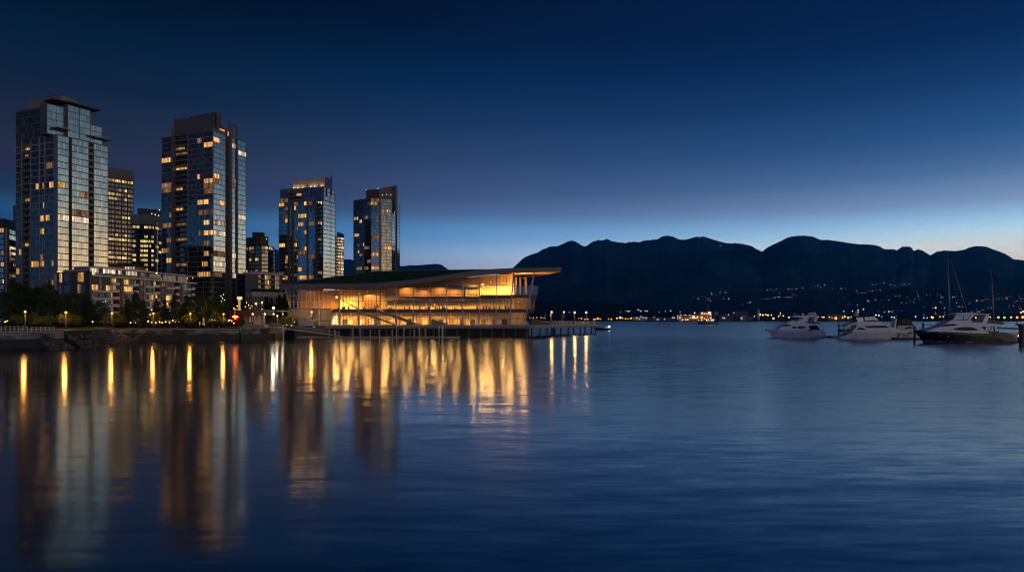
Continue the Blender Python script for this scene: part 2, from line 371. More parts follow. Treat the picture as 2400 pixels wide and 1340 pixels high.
fore = [(1100, 720), (1180, 712), (1240, 706), (1300, 704), (1380, 706), (1450, 712), (1520, 722), (1600, 731), (1700, 737), (1820, 741), (1950, 742.5), (2150, 744), (2500, 744), (2800, 744)]
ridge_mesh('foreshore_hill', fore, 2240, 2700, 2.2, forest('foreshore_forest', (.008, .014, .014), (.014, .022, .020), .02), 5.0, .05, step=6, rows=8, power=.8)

# ------------------------------------------------------------------ evening air between here and the mountains
hz_m = NT('evening_air'); pv = hz_m.n('ShaderNodeVolumePrincipled', i_Density=7e-5, i_Anisotropy=.1); pv.inputs['Color'].default_value = (.03, .36, 1, 1)
hz_m.l(pv.outputs[0], hz_m.out.inputs[1])
MB().box(-9000, 9000, -200, 9600, -3, 1150).build('haze', hz_m.mat, kind='stuff')
# ------------------------------------------------------------------ land
LZ = 4.2
edge = [(-160, 158), (0, 158), (150, 163), (214, 172), (262, 208), (420, 216), (560, 224), (636, 234), (668, 262)]
epts = [G(p, y) for p, y in edge]
land = [(-900, 150)] + [(p.x, p.y) for p in epts] + [(X(770, 274), 274), (X(1236, 276), 276), (8, 420), (-20, 900), (-400, 1800), (-3500, 1800), (-3500, 150)]
MB().prism(land, -1.0, LZ).build('ground', plain('park_soil', (.035, .036, .028), .95, var=.4, scale=.15), kind='structure')
def offset_strip(pts, d0, d1, z, mat, name):
    out = []
    for i, p in enumerate(pts):
        a = pts[max(i - 1, 0)]; b = pts[min(i + 1, len(pts) - 1)]
        t = (b - a).normalized(); nrm = Vector((-t.y, t.x))
        out.append((p + nrm * d0, p + nrm * d1))
    m = MB()
    for (a, b), (c, d) in zip(out, out[1:]):
        m.quad((a.x, a.y, z), (c.x, c.y, z), (d.x, d.y, z), (b.x, b.y, z))
    return m.build(name, mat, kind='structure')
offset_strip(epts[:8], .1, 8.5, LZ + .02, plain('promenade_paving', (.24, .21, .21), .8, var=.2, scale=.8), 'path')
grass_m = plain('lawn_grass', (.05, .085, .018), .95, var=.5, scale=.9)
lawn = [G(-160, 190), G(110, 178), G(225, 186), G(262, 219), G(300, 222), G(300, 236), G(-160, 236)]
m = MB(); m.add([(p.x, p.y, LZ + .03 + (.5 if p.y > 200 else 0)) for p in lawn], [tuple(range(len(lawn)))]); m.build('lawn', grass_m, kind='structure')
# seawall: three stretches of stained concrete standing in the water, with a dark wet foot
def wall_run(name, pts, z0, z1, thick, label, cap=True):
    t = thing(name, label, 'seawall', (pts[0].x, pts[0].y, 0))
    body, foot, cp = MB(), MB(), MB()
    for a, b in zip(pts, pts[1:]):
        d = (b - a).normalized(); nrm = Vector((d.y, -d.x))
        q = [a + nrm * .05, b + nrm * .05, b + nrm * thick, a + nrm * thick]
        r = [q[3], q[2], q[1], q[0]]
        body.prism([(p.x, p.y) for p in r], z0, z1)
        q2 = [a + nrm * (thick + .01), b + nrm * (thick + .01), b + nrm * (thick + .5), a + nrm * (thick + .5)]
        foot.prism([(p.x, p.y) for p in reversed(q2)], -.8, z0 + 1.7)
        q3 = [a + nrm * .05, b + nrm * .05, b + nrm * (thick + .12), a + nrm * (thick + .12)]
        cp.prism([(p.x, p.y) for p in reversed(q3)], z1, z1 + .22)
    body.build('wall_face', M['seawall'], t); foot.build('wall_foot', M['wetwall'], t); cp.build('coping', M['conc_pale'] if cap else M['conc'], t)
    return t
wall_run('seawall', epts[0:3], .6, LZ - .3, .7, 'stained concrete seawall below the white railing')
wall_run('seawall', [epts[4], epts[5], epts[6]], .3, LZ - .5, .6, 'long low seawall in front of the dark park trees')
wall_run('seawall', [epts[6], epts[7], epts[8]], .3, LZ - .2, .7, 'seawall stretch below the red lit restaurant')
# rocks at the step between the seawalls: nobody could count them
rk = MB(); rr = random.Random(5)
def rock(m, c, r):
    vs = []; bmx = bmesh.new(); bmesh.ops.create_icosphere(bmx, subdivisions=1, radius=1)
    r *= .62; s = Vector((r * rr.uniform(.8, 1.4), r * rr.uniform(.7, 1.2), r * rr.uniform(.5, .9)))
    vs = [Vector((v.co.x * s.x, v.co.y * s.y, v.co.z * s.z)) * rr.uniform(.75, 1.15) + c for v in bmx.verts]
    fs = [tuple(v.index for v in f.verts) for f in bmx.faces]; bmx.free(); m.add(vs, fs)
line = [G(96, 159), G(150, 163), G(214, 172), G(240, 190), G(262, 208), G(330, 210)]
for i in range(900):
    t = rr.random() * (len(line) - 1); j = int(t); p = line[j].lerp(line[j + 1], t - j)
    u = rr.random(); w_ = 5.0 * (1 if j < 3 else .6)
    d = (line[j + 1] - line[j]).normalized(); nrm = Vector((d.y, -d.x))
    c = p + nrm * (u * w_ + .4)
    rock(rk, Vector((c.x, c.y, (1 - u) * (3.2 if 0 < j < 4 else 2.0) - .2 + rr.uniform(-.3, .3))), rr.uniform(.35, .95))
rk.build('rubble', plain('shore_rock', (.11, .105, .105), .85, var=.8, scale=.7), kind='stuff')
for i in range(0): pass
# pale ramp slab beyond the rocks
tag(MB().prism([tuple(G(150, 166)), tuple(G(205, 172)), tuple(G(222, 182)), tuple(G(150, 176))], 3.0, 3.4, zt=[4.35, 3.6, 3.4, 4.4]).build('boat_ramp', M['conc_pale']), 'pale concrete ramp slab sloping down beside the shore rocks', 'ramp')
# white railing on the near seawall
def railing(name, a, b, z, n, label, h=1.15):
    t = thing(name, label, 'railing', (a.x, a.y, z))
    rl = MB()
    for hh in (h, h * .55): rl.bar((a.x, a.y, z + hh), (b.x, b.y, z + hh), .09, .09)
    rl.build('rail', M['white'], t)
    for i in range(n):
        p = a.lerp(b, i / (n - 1)); MB().box(p.x - .07, p.x + .07, p.y - .07, p.y + .07, z, z + h + .1).build('post', M['white'], t)
    return t
o = lambda p: p + Vector((0, .25))
railing('railing', o(G(-60, 158)), o(G(62, 158.5)), LZ - .05, 13, 'white metal railing on top of the stained concrete seawall')
railing('railing', o(G(72, 158.8)), o(G(125, 162)), LZ - .3, 6, 'short white railing stepping down towards the shore rocks')
# ------------------------------------------------------------------ facades
_lr = random.Random(77)
class Bldg:
    """one building: collects core, frame, windows, balconies, then builds them as parts"""
    def __init__(s, name, label, cat, loc):
        s.t = thing(name, label, cat, loc); s.frame = MB(); s.win = []; s.balc = []; s.piers = []
    def facade(s, A, B, z0, nf, fh, bays, slab=.5, prot=.16, fm=0, win_h=None, glass='glass', depth=1.6, base=None):
        """A to B is left to right as seen from outside; returns the outline points A.. (B excluded) with notches for recessed bays"""
        L = (B - A).length; d = (B - A) / L; nrm = Vector((d.y, -d.x))
        pt = lambda f, o=0.0: A + d * (f * L) + nrm * o
        V = lambda f, o, z: Vector((pt(f, o).x, pt(f, o).y, z))
        def bx(f0, f1, o0, o1, za, zb, m, mb=None):
            (mb or s.frame).hexa([V(f0, o1, za), V(f1, o1, za), V(f1, o0, za), V(f0, o0, za), V(f0, o1, zb), V(f1, o1, zb), V(f1, o0, zb), V(f0, o0, zb)], m)
        outl = [A]
        ztop = z0 + nf * fh
        for bay in bays:
            f0, f1, kind = bay[:3]; op = bay[3] if len(bay) > 3 else {}
            g = op.get('glass', glass); sl = op.get('slab', slab)
            k0, k1 = op.get('k0', 0), op.get('k1', nf)
            if kind == 'p':      # pier or fin, full height
                m_ = MB(); bx(f0, f1, op.get('in', 0.0), op.get('out', .4), z0, ztop + op.get('up', 0), 0, m_); s.piers.append((m_, op.get('mat', 'slab')))
            elif kind == 'x':    # dark vertical slot
                dp = op.get('d', 1.2)
                outl += [pt(f0), pt(f0, -dp), pt(f1, -dp), pt(f1)]
                for q in range(nf):
                    z = z0 + q * fh; s.frame.quad(V(f0 + .001, -dp + .05, z + .1), V(f1 - .001, -dp + .05, z + .1), V(f1 - .001, -dp + .05, z + fh - .1), V(f0 + .001, -dp + .05, z + fh - .1), 1)
            elif kind == 'b':    # recessed balconies
                dp = op.get('d', depth)
                outl += [pt(f0), pt(f0, -dp), pt(f1, -dp), pt(f1)]
                for q in range(k0, k1):
                    z = z0 + q * fh
                    s.win.append([V(f0 + .002, -dp + .04, z + .1), V(f1 - .002, -dp + .04, z + .1), V(f1 - .002, -dp + .04, z + fh - .35), V(f0 + .002, -dp + .04, z + fh - .35), op.get('dark', 'glass_d'), 0])
                    m_ = MB(); bx(f0 + .003, f1 - .003, -dp + .08, op.get('out', .25), z - .14, z + .12, 0, m_)
                    bx(f0 + .003, f1 - .003, op.get('out', .25) - .12, op.get('out', .25) - .04, z + .12, z + op.get('guard', 1.1), op.get('gm', 0), m_)
                    s.balc.append((m_, (f1 - f0) * L))
            else:                # glass band with slab edge
                for q in range(k0, k1):
                    z = z0 + q * fh
                    bx(f0, f1, 0.0, op.get('prot', prot), z - sl * .5, z + sl * .5, op.get('fm', fm))
                    nsub = op.get('n', 1)
                    for j in range(nsub):
                        a = f0 + (f1 - f0) * (j + op.get('gap', 0.0)) / nsub; b = f0 + (f1 - f0) * (j + 1 - op.get('gap', 0.0)) / nsub
                        ea = .08 / L
                        zt = z + (op['h'] if 'h' in op else fh - sl * .5 - .02)
                        s.win.append([V(a + ea, .05, z + sl * .5 + .02 + op.get('sill', 0)), V(b - ea, .05, z + sl * .5 + .02 + op.get('sill', 0)), V(b - ea, .05, zt), V(a + ea, .05, zt), g, 0])
                if op.get('edge', True):
                    for f in (f0, f1):
                        bx(f - .10 / L, f + .10 / L, 0.0, prot + .05, z0, ztop, op.get('fm', fm))
        return outl
    def light(s, spots, tol=14):
        for px, py, kind in spots:
            best, bd = None, tol
            for w in s.win:
                c = (w[0] + w[1] + w[2] + w[3]) / 4; q = proj(c)
                half = abs(proj(w[1])[0] - proj(w[0])[0]) / 2
                dd = max(0, abs(q[0] - px) - half * .8) + abs(q[1] - py) * .9
                if dd < bd and w[5] == 0: best, bd = w, dd
            if best:
                wd = (best[1] - best[0]).length
                if wd > 2.6 and kind in ('warm', 'dim') and _lr.random() < .75:      # only part of the band belongs to the lit room
                    t = _lr.uniform(.42, .78)
                    m0, m1 = best[0].lerp(best[1], t), best[3].lerp(best[2], t)
                    if _lr.random() < .5: s.win.append([m0, best[1], best[2], m1, best[4], 1]); best[1], best[2] = m0, m1
                    else: s.win.append([best[0], m0, m1, best[3], best[4], 1]); best[0], best[3] = m0, m1
                best[4] = kind; best[5] = 1
    def finish(s, core, z0, z1, core_mat='conc_dark', frame_mats=('slab', 'conc_dark', 'grey_line'), cap=95, balc_mat='slab', top=None):
        MB().prism([(p.x, p.y) for p in core], z0, z1).build('wall', M[core_mat], s.t)
        if s.frame.v: s.frame.build('facade_frame', [M[x] for x in frame_mats], s.t)
        for m_, mt in s.piers: m_.build('pier', M[mt], s.t)
        ws = sorted(range(len(s.win)), key=lambda i: -s.size(s.win[i]))
        rest = MB(); mats = []
        for r, i in enumerate(ws):
            w = s.win[i]; wd = (w[1] - w[0]).length; h = (w[2] - w[1]).length
            off = 1000.0 * (i + 1)
            uv = [(off, 0), (off + wd, 0), (off + wd, h), (off, h)]
            if r < cap:
                MB().quad(*w[:4], 0, uv).build('window', M[w[4]], s.t)
            else:
                if w[4] not in mats: mats.append(w[4])
                rest.quad(*w[:4], mats.index(w[4]), uv)
        if rest.v: rest.build('window', [M[x] for x in mats], s.t, kind='stuff')
        bs = sorted(s.balc, key=lambda b: -b[1]); restb = MB()
        for r, (m_, sz) in enumerate(bs):
            if r < cap: m_.build('balcony', [M[balc_mat], M['rail_glass']], s.t)
            else: restb.add(m_.v, m_.f, 0)
        if restb.v: restb.build('balcony', [M[balc_mat], M['rail_glass']], s.t, kind='stuff')
        return s.t
    def size(s, w):
        a, b, c = proj(w[0]), proj(w[1]), proj(w[2])
        return abs(b[0] - a[0]) * abs(c[1] - b[1])
def sm(px, y): return Vector((X(px, y), y))
W, D, C_, MI, OF = 'warm', 'dim', 'cool', 'mint', 'office'
# ------------------------------------------------------------------ tower with the overhanging roof, left of the park
T = Bldg('residential_tower', 'tallest pale glass apartment tower with overhanging flat roof beside the brown office tower', 'apartment tower', (X(134, 318), 318, LZ))
L0, L1, R1 = sm(38, 330), sm(134.6, 318), sm(253.5, 340)
fh = 3.13; nf1 = 33; z0 = LZ + 3
nR = nL = int((Z(308, 318) - z0) / fh)
o1 = T.facade(L0, L1, z0, nL, fh, [(0, .14, 'g'), (.14, .36, 'b', {'d': 1.5, 'dark': 'glass_d', 'out': .1}), (.36, .57, 'g', {'n': 1, 'gap': .08}), (.58, .70, 'g', {'gap': .12}), (.71, .92, 'g', {'gap': .06}), (.93, 1, 'p', {'out': .25, 'mat': 'grey_metal'})], glass='glass_d', slab=.42, fm=2)
o2 = T.facade(L1, R1, z0, nR, fh, [(.0, .215, 'g'), (.215, .265, 'x', {'d': 2.0}), (.265, .60, 'g'), (.60, .70, 'b', {'d': 2.2, 'out': .1, 'guard': 1.2}), (.70, 1, 'g')], slab=.42)
bk = [R1 + Vector((-14, 22)), L0 + Vector((-2, 24))]
T.light([(46, 277, W), (98, 304, D), (125, 304, W), (148, 307, C_), (75, 355, W), (100, 431, W), (85, 431, W), (125, 430, W), (148, 431, W), (72, 479, W), (102, 477, W), (100, 509, W), (125, 509, W), (148, 510, C_), (172, 514, C_), (100, 540, W), (72, 573, W), (44, 590, W), (100, 601, D), (84, 619, W), (100, 619, W), (123, 619, W), (44, 635, W), (125, 381, D), (56, 374, D), (192, 500, D), (172, 453, D), (70, 668, W), (110, 668, D)])
T.finish(o1 + o2 + [R1] + bk, LZ, z0 + nR * fh + .4)
# upper storeys, set back and stepping down to the right, with terraces and the overhanging roof slab
zt = z0 + nR * fh + .4
d2 = (R1 - L1).normalized(); n2 = Vector((d2.y, -d2.x)); Lr = (R1 - L1).length
q = lambda f, o=0.0: L1 + d2 * (f * Lr) + n2 * o
up = Bldg.__new__(Bldg); up.t = T.t; up.frame = MB(); up.win = []; up.balc = []; up.piers = []
zl = Z(257, 327)
a1 = up.facade(L0, L0.lerp(L1, .78), zt - .2, 4, (zl - .3 - zt) / 4, [(0, .3, 'g'), (.3, .62, 'g'), (.62, 1, 'g')], glass='glass_d', slab=.42)
up_core = a1 + [L0.lerp(L1, .78), L0.lerp(L1, .78) + Vector((1.5, 10))] + [L0 + Vector((2, 14))]
a4 = up.facade(q(-.12, -3.2), q(.21, -2.8), zt, 4, (zl - .3 - zt) / 4, [(0, 1, 'g', {'n': 2})], slab=.3)
MB().prism([tuple(q(-.12, -3.2)), tuple(q(.21, -2.8)), tuple(q(.21, -9)), tuple(q(-.12, -9))], zt - .2, zl - .1).build('upper_wall', M['conc_dark'], T.t)
MB().prism([(p.x, p.y) for p in up_core], zt - .3, zl).build('upper_wall', M['conc_dark'], T.t)
zr = Z(240, 322)
a2 = up.facade(q(.215, -1.0), q(.66, -1.0), zt, 5, (zr - .6 - zt) / 5, [(0, .5, 'g'), (.5, 1, 'g')], slab=.3)
MB().prism([(p.x, p.y) for p in a2 + [q(.66, -1.0), q(.66, -12), q(.215, -12)]], zt - .1, zr - .5).build('upper_wall', M['conc_dark'], T.t)
a3 = up.facade(q(.66, -1.6), q(.92, -1.6), zt, 3, 3.0, [(0, 1, 'g')], slab=.3)
MB().prism([(p.x, p.y) for p in a3 + [q(.92, -1.6), q(.92, -11), q(.66, -11)]], zt - .1, zt + 8.8).build('upper_wall', M['conc_dark'], T.t)
up.frame.build('facade_frame', [M['slab'], M['conc_dark'], M['white']], T.t)
for i, w in enumerate(up.win):
    wd = (w[1] - w[0]).length; h = (w[2] - w[1]).length; off = 1000. * (i + 300)
    MB().quad(*w[:4], 0, [(off, 0), (off + wd, 0), (off + wd, h), (off, h)]).build('window', M[w[4]], T.t)
MB().prism([tuple(q(-.02, .9)), tuple(q(.22, .9)), tuple(q(.22, -4)), tuple(q(-.05, -4))], zt + 2.9, zt + 3.25).build('terrace_slab', M['slab'], T.t)
MB().prism([tuple(q(.0, .6)), tuple(q(.21, .6)), tuple(q(.21, .5)), tuple(q(.0, .5))], zt + 3.25, zt + 4.4).build('terrace_guard', M['rail_glass'], T.t)
MB().prism([tuple(q(.60, 1.0)), tuple(q(1.04, 1.0)), tuple(q(1.02, -9)), tuple(q(.60, -9))], zt + 2.7, zt + 3.1).build('terrace_slab', M['slab'], T.t)
MB().prism([tuple(q(.70, .7)), tuple(q(1.0, .7)), tuple(q(1.0, .6)), tuple(q(.70, .6))], zt + 3.1, zt + 4.2).build('terrace_guard', M['rail_glass'], T.t)
MB().prism([tuple(q(-.06, -1.0)), tuple(q(.20, 1.6)), tuple(q(.80, 1.8)), tuple(q(.80, -13)), tuple(q(-.06, -9))], zr - .1, zr + .45).build('roof', M['dark_metal'], T.t)
pc = sm(66, 336)
MB().prism([tuple(sm(66, 334)), tuple(sm(143, 326.5)), tuple(sm(183, 336)), tuple(sm(183, 352)), tuple(sm(66, 352))], zt + 6, Z(229, 330)).build('plant_room', M['plant'], T.t)
MB().prism([tuple(sm(88, 332.6)), tuple(sm(143.3, 327)), tuple(sm(143.3, 327.8)), tuple(sm(88, 333.4))], zr + .5, Z(226, 330)).build('plant_screen', M['brown'], T.t)
MB().tube((X(148, 334), 334, Z(226, 330)), (X(148, 334), 334, Z(222, 330)), .12).build('aerial', M['grey_metal'], T.t)

# ------------------------------------------------------------------ tower with the twin fins
T = Bldg('residential_tower', 'apartment tower with two tall vertical fins rising above its roof and many lit corner windows', 'apartment tower', (X(500, 388), 388, LZ))
L0, L1, R1 = sm(379, 404), sm(499.7, 388), sm(576.5, 414)
fh = 3.02; z0 = LZ + 9.5
nR = int((Z(300, 388) - z0) / fh)
o1 = T.facade(L0, L1, z0, nR, fh, [(0, .20, 'g'), (.21, .225, 'p', {'out': .5, 'mat': 'crown', 'up': 5}), (.225, .51, 'b', {'d': 2.4, 'out': -.2, 'guard': .9}), (.515, .70, 'g'), (.70, .82, 'g'), (.82, 1, 'g')], glass='glass_d', slab=.3, fm=2)
o2 = T.facade(L1, R1, z0, nR, fh, [(0, .36, 'g'), (.36, .45, 'x', {'d': 2.2}), (.46, .535, 'p', {'out': .8, 'mat': 'crown', 'up': 9.6}), (.54, .675, 'g'), (.68, .715, 'p', {'out': .8, 'mat': 'crown', 'up': 8.4}), (.72, 1, 'g')], slab=.38)
bk = [R1 + Vector((-16, 22)), L0 + Vector((-4, 24))]
T.light([(489, 333, W), (513, 336, W), (473, 333, D), (544, 343, C_), (570, 355, C_), (388, 379, W), (424, 352, W), (432, 353, D), (424, 399, W), (488, 418, W), (473, 418, W), (515, 419, W), (544, 425, W), (544, 436, D), (489, 429, D), (513, 430, D), (388, 437, D), (388, 449, D), (422, 448, W), (489, 453.5, D), (488, 477, W), (473, 477, W), (513, 479, W), (424, 495, W), (565, 513.6, C_), (391, 532, D), (488, 525.6, W), (513, 526.6, C_), (488, 549.7, W), (513, 551, C_), (473, 550, D), (391, 589.5, W), (488, 597.8, W), (385, 612.5, W), (484, 621.8, W), (473, 622, W), (484, 646, W), (473, 646, W), (488, 573, D), (515, 646, D), (516, 597, D), (515, 622, C_), (544, 646, C_), (544, 597, C_), (388, 313, W), (391, 562, D), (424, 525, D), (473, 502, D), (388, 508, D), (430, 566, D), (430, 620, D), (489, 500, D)])  # some panes low beside the corner glow in place of reflections
T.finish(o1 + o2 + [R1] + bk, LZ, z0 + nR * fh + .4)
zt = z0 + nR * fh + .4
# podium storeys below the slabs, brightly lit
pod = Bldg.__new__(Bldg); pod.t = T.t; pod.frame = MB(); pod.win = []; pod.balc = []; pod.piers = []
e = .5
for A, B in ((L0, L1), (L1, R1)):
    d = (B - A).normalized(); nn = Vector((d.y, -d.x)) * e
    pod.facade(A + nn, B + nn, LZ + .2, 3, 3.1, [(i / 6, i / 6 + .15, 'g', {'edge': False}) for i in range(6)], slab=.5, glass='glass_d', prot=.3)
pod.light([(484, 684, W), (473, 684, W), (520, 684, W), (505, 684, W), (544, 684.6, W), (490, 697, W), (505, 697, W), (520, 697, C_), (545, 698, W), (545, 709, W), (570, 697, W), (560, 709, W), (545, 720, W), (565, 720, C_), (530, 709, W), (460, 684, D)], tol=10)
pod.frame.build('podium_frame', [M['slab'], M['conc_dark'], M['white']], T.t)
for i, w in enumerate(pod.win):
    wd = (w[1] - w[0]).length; h = (w[2] - w[1]).length; off = 1000. * (i + 400)
    MB().quad(*w[:4], 0, [(off, 0), (off + wd, 0), (off + wd, h), (off, h)]).build('podium_window', M[w[4]], T.t)
# roof storeys
d1 = (L1 - L0).normalized(); d2 = (R1 - L1).normalized()
n1 = Vector((d1.y, -d1.x)); n2 = Vector((d2.y, -d2.x))
l1 = (L1 - L0).length; l2 = (R1 - L1).length
a = lambda f, o=0.0: L0 + d1 * (f * l1) + n1 * o
b = lambda f, o=0.0: L1 + d2 * (f * l2) + n2 * o
MB().prism([tuple(a(.22, -.8)), tuple(a(1, -.8)), tuple(b(.30, -5)), tuple(b(.30, -14)), tuple(a(.22, -15))], zt - .2, 0, zt=[Z(281, 402), Z(273, 390), Z(273, 398), Z(273, 402), Z(281, 410)]).build('roof_storey', M['crown'], T.t)
MB().prism([tuple(a(.50, -2.5)), tuple(a(1, -2.5)), tuple(b(.46, -5.2)), tuple(b(.46, -12)), tuple(a(.50, -14))], zt, 0, zt=[Z(273.5, 399), Z(267, 393), Z(264, 400), Z(264, 404), Z(273.5, 408)]).build('plant_room', M['brown'], T.t)
ph = MB(); pw = [b(.22, -3.0), b(.44, -3.0)]
MB().prism([tuple(b(.18, -3)), tuple(b(.70, -3)), tuple(b(.70, -9)), tuple(b(.18, -9))], zt - .1, zt + 4.6).build('penthouse', M['brown'], T.t)
for f0, f1 in ((.20, .34), (.35, .46), (.54, .67)):
    A, B = b(f0, -2.93), b(f1, -2.93); wd = (B - A).length
    MB().quad((A.x, A.y, zt + .9), (B.x, B.y, zt + .9), (B.x, B.y, zt + 3.8), (A.x, A.y, zt + 3.8), 0, [(777000 + f0 * 1000, 0), (777000 + f0 * 1000 + wd, 0), (777000 + f0 * 1000 + wd, 3), (777000 + f0 * 1000, 3)]).build('window', M['warm'], T.t)
MB().bar((*b(.50, .5), zt + 7.6), (*b(.70, .5), zt + 7.2), .6, .7).build('fin_tie', M['crown'], T.t)
MB().prism([tuple(a(.80, .1)), tuple(a(1, .1)), tuple(b(.34, .1)), tuple(b(.34, -.2)), tuple(a(1, -.35)), tuple(a(.80, -.2))], zt, zt + 1.5).build('parapet', M['slab'], T.t)

# ------------------------------------------------------------------ tower with the uplit crown
T = Bldg('residential_tower', 'glass apartment tower with a warmly uplit crown wall on its roof', 'apartment tower', (X(757, 500), 500, LZ))
L0, L1, R1 = sm(654, 512), sm(757.2, 500), sm(785.5, 515)
fh = 3.1; z0 = LZ + 2
nR = int((Z(468, 500) - z0) / fh)
bl = [(0, .20, 'g', {'prot': .9, 'slab': .3}), (.215, .245, 'p', {'mat': 'crown', 'out': .7}), (.25, .30, 'g'), (.31, .345, 'p', {'mat': 'crown', 'out': .7}), (.35, .44, 'g'), (.44, .635, 'g'), (.64, .67, 'p', {'mat': 'crown', 'out': .6}), (.675, .83, 'g', {'glass': 'glass_b'}), (.835, .85, 'p', {'mat': 'crown', 'out': .4}), (.85, .975, 'b', {'d': 2.0, 'out': 1.3, 'guard': 1.0})]
o1 = T.facade(L0, L1, z0, nR, fh, bl, glass='glass_d', slab=.28, fm=2)
o2 = T.facade(L1, R1, z0, nR, fh, [(0, .64, 'g', {'n': 1}), (.64, 1, 'g')], slab=.5, glass='glass')
bk = [R1 + Vector((-16, 22)), L0 + Vector((-4, 24))]
T.light([(664.7, 471, W), (690, 470, D), (708.6, 479.5, W), (735, 478, D), (690, 490.6, W), (748, 480, C_), (712, 508.4, W), (663.5, 522, W), (708.6, 528.8, W), (689, 531, D), (748, 528, W), (735, 528, D), (708.6, 549, W), (663.5, 571, W), (707.5, 578.5, W), (690, 578, W), (663.5, 599, W), (711, 626, W), (708.6, 647, W), (663.5, 616, D), (709, 588, D), (735, 598, D), (665, 489, D), (665, 507, D), (663, 655, W), (735, 647, D), (690, 607, D), (748, 560, D), (748, 640, D), (665, 640, D)], tol=9)
T.finish(o1 + o2 + [R1] + bk, LZ, z0 + nR * fh + .3)
zt = z0 + nR * fh + .3
d1 = (L1 - L0).normalized(); d2 = (R1 - L1).normalized(); n1 = Vector((d1.y, -d1.x)); n2 = Vector((d2.y, -d2.x)); l1 = (L1 - L0).length; l2 = (R1 - L1).length
a = lambda f, o=0.0: L0 + d1 * (f * l1) + n1 * o
b = lambda f, o=0.0: L1 + d2 * (f * l2) + n2 * o
up = Bldg.__new__(Bldg); up.t = T.t; up.frame = MB(); up.win = []; up.balc = []; up.piers = []
nu = 3; fu = (Z(440, 505) - zt) / nu
u1 = up.facade(a(.02, -.8), a(1, -.8), zt, nu, fu, [(0, .18, 'g'), (.18, .5, 'b', {'d': 2, 'out': .4}), (.5, .72, 'g', {'glass': 'glass_b'}), (.72, 1, 'g', {'glass': 'glass_b'})], glass='glass_b', slab=.3)
u2 = up.facade(a(1, -.8), b(.95, -.2), zt, nu, fu, [(0, .62, 'g'), (.62, 1, 'g')], slab=.5)
up.frame.bar((*a(.02, -.72), zt + nu * fu), (*a(1, -.72), zt + nu * fu), .3, .35)
up.light([(690, 460, W), (665, 471, D)], tol=8)
MB().prism([(p.x, p.y) for p in u1 + u2 + [b(.95, -.2), b(.95, -16), a(.05, -16)]], zt - .1, zt + nu * fu + .2).build('upper_wall', M['conc_dark'], T.t)
up.frame.build('facade_frame', [M['slab'], M['conc_dark'], M['white']], T.t)
for m_, sz in up.balc: m_.build('balcony', [M['slab'], M['rail_glass']], T.t)
for i, w in enumerate(up.win):
    wd = (w[1] - w[0]).length; h = (w[2] - w[1]).length; off = 1000. * (i + 500)
    MB().quad(*w[:4], 0, [(off, 0), (off + wd, 0), (off + wd, h), (off, h)]).build('window', M[w[4]], T.t)
zc = zt + nu * fu + .2
cw = [a(.27, -3.2), a(.99, -3.2)]
MB().prism([tuple(cw[0]), tuple(cw[1]), tuple(cw[1] + Vector((-1, 9))), tuple(cw[0] + Vector((-1, 9)))], zc, 0, zt=[Z(420, 509), Z(414, 502), Z(414, 502), Z(420, 509)]).build('crown_wall', M['conc_pale'], T.t)
MB().prism([tuple(a(1.0, -3.1)), tuple(b(.62, -2.6)), tuple(b(.62, -9)), tuple(a(1.0, -9.5))], zc - 1, Z(414, 502)).build('crown_end', M['crown'], T.t)
MB().box(X(776, 506) - .4, X(776, 506) + .4, 506, 507, zc - 6, Z(411, 505)).build('fin', M['dark_metal'], T.t)
for px in (684, 693.6, 705, 724, 733, 749):
    f = (px - 654) / (757.2 - 654)
    p = a(f, -2.3)
    m_ = MB(); m_.lathe((p.x, p.y, zc), [(.25, 0), (.3, .25), (.2, .3)], 8); lt = m_.build('uplight', M['dark_metal'], T.t)
    MB().ball((p.x, p.y, zc + .55), .3, 8).build('uplight_lamp', M['lamp_warm'], lt)
    ld = bpy.data.lights.new('crown_light', 'POINT'); ld.energy = 150; ld.color = (1, .62, .27); ld.shadow_soft_size = .8
    lo = bpy.data.objects.new('crown_light', ld); col.objects.link(lo); lo.parent = T.t; lo.location = Vector((p.x, p.y - .3, zc + 1.1)) - T.t.location

# ------------------------------------------------------------------ small dark tower with the slanted roof block
T = Bldg('residential_tower', 'dark blue tower with curved front and slanted roof block behind the green roof', 'apartment tower', (X(889, 600), 600, LZ))
pts = [sm(829, 612), sm(854, 604), sm(870, 600), sm(889, 601), sm(918, 607), sm(936.8, 632)]
fh = 3.05; z0 = LZ + 20
nA = int((Z(461, 605) - z0) / fh)
oo = []
for i, (A, B) in enumerate(zip(pts, pts[1:])):
    if i == 0: by = [(0, .05, 'p', {'mat': 'slab'}), (.05, 1, 'g', {'prot': .9, 'slab': .3, 'n': 2})]
    elif i == 4: by = [(0, .46, 'g'), (.46, .66, 'x'), (.66, 1, 'g')]
    elif i == 3: by = [(0, .16, 'p', {'mat': 'slab', 'out': .3}), (.16, 1, 'g', {'n': 2})]
    else: by = [(0, 1, 'g')]
    oo += T.facade(A, B, z0, nA, fh, by, glass='glass' if i == 4 else 'glass_b', slab=.26 if i in (1, 2) else .34)
T.light([(873, 474, W), (862, 474, D), (880, 474, D), (907.5, 496, W), (922.6, 496, W), (898, 496, D), (837, 512.6, W), (847, 519, W), (860, 510, D), (876, 518, D), (838, 553, W), (882, 556, D), (838, 574, D), (846, 574, W), (861, 580, D), (907, 580, W), (900, 580, W), (838, 588, W), (903, 595, W), (882, 595, W), (912, 595, W), (843, 626, W), (870.5, 625, W), (860, 625, D), (838, 626, D), (850, 597, D), (862, 609, D), (912, 617, D)], tol=8)
T.finish(oo + [pts[-1], pts[-1] + Vector((-14, 20)), pts[0] + Vector((-3, 22))], LZ, z0 + nA * fh + .3)
zt = z0 + nA * fh + .3
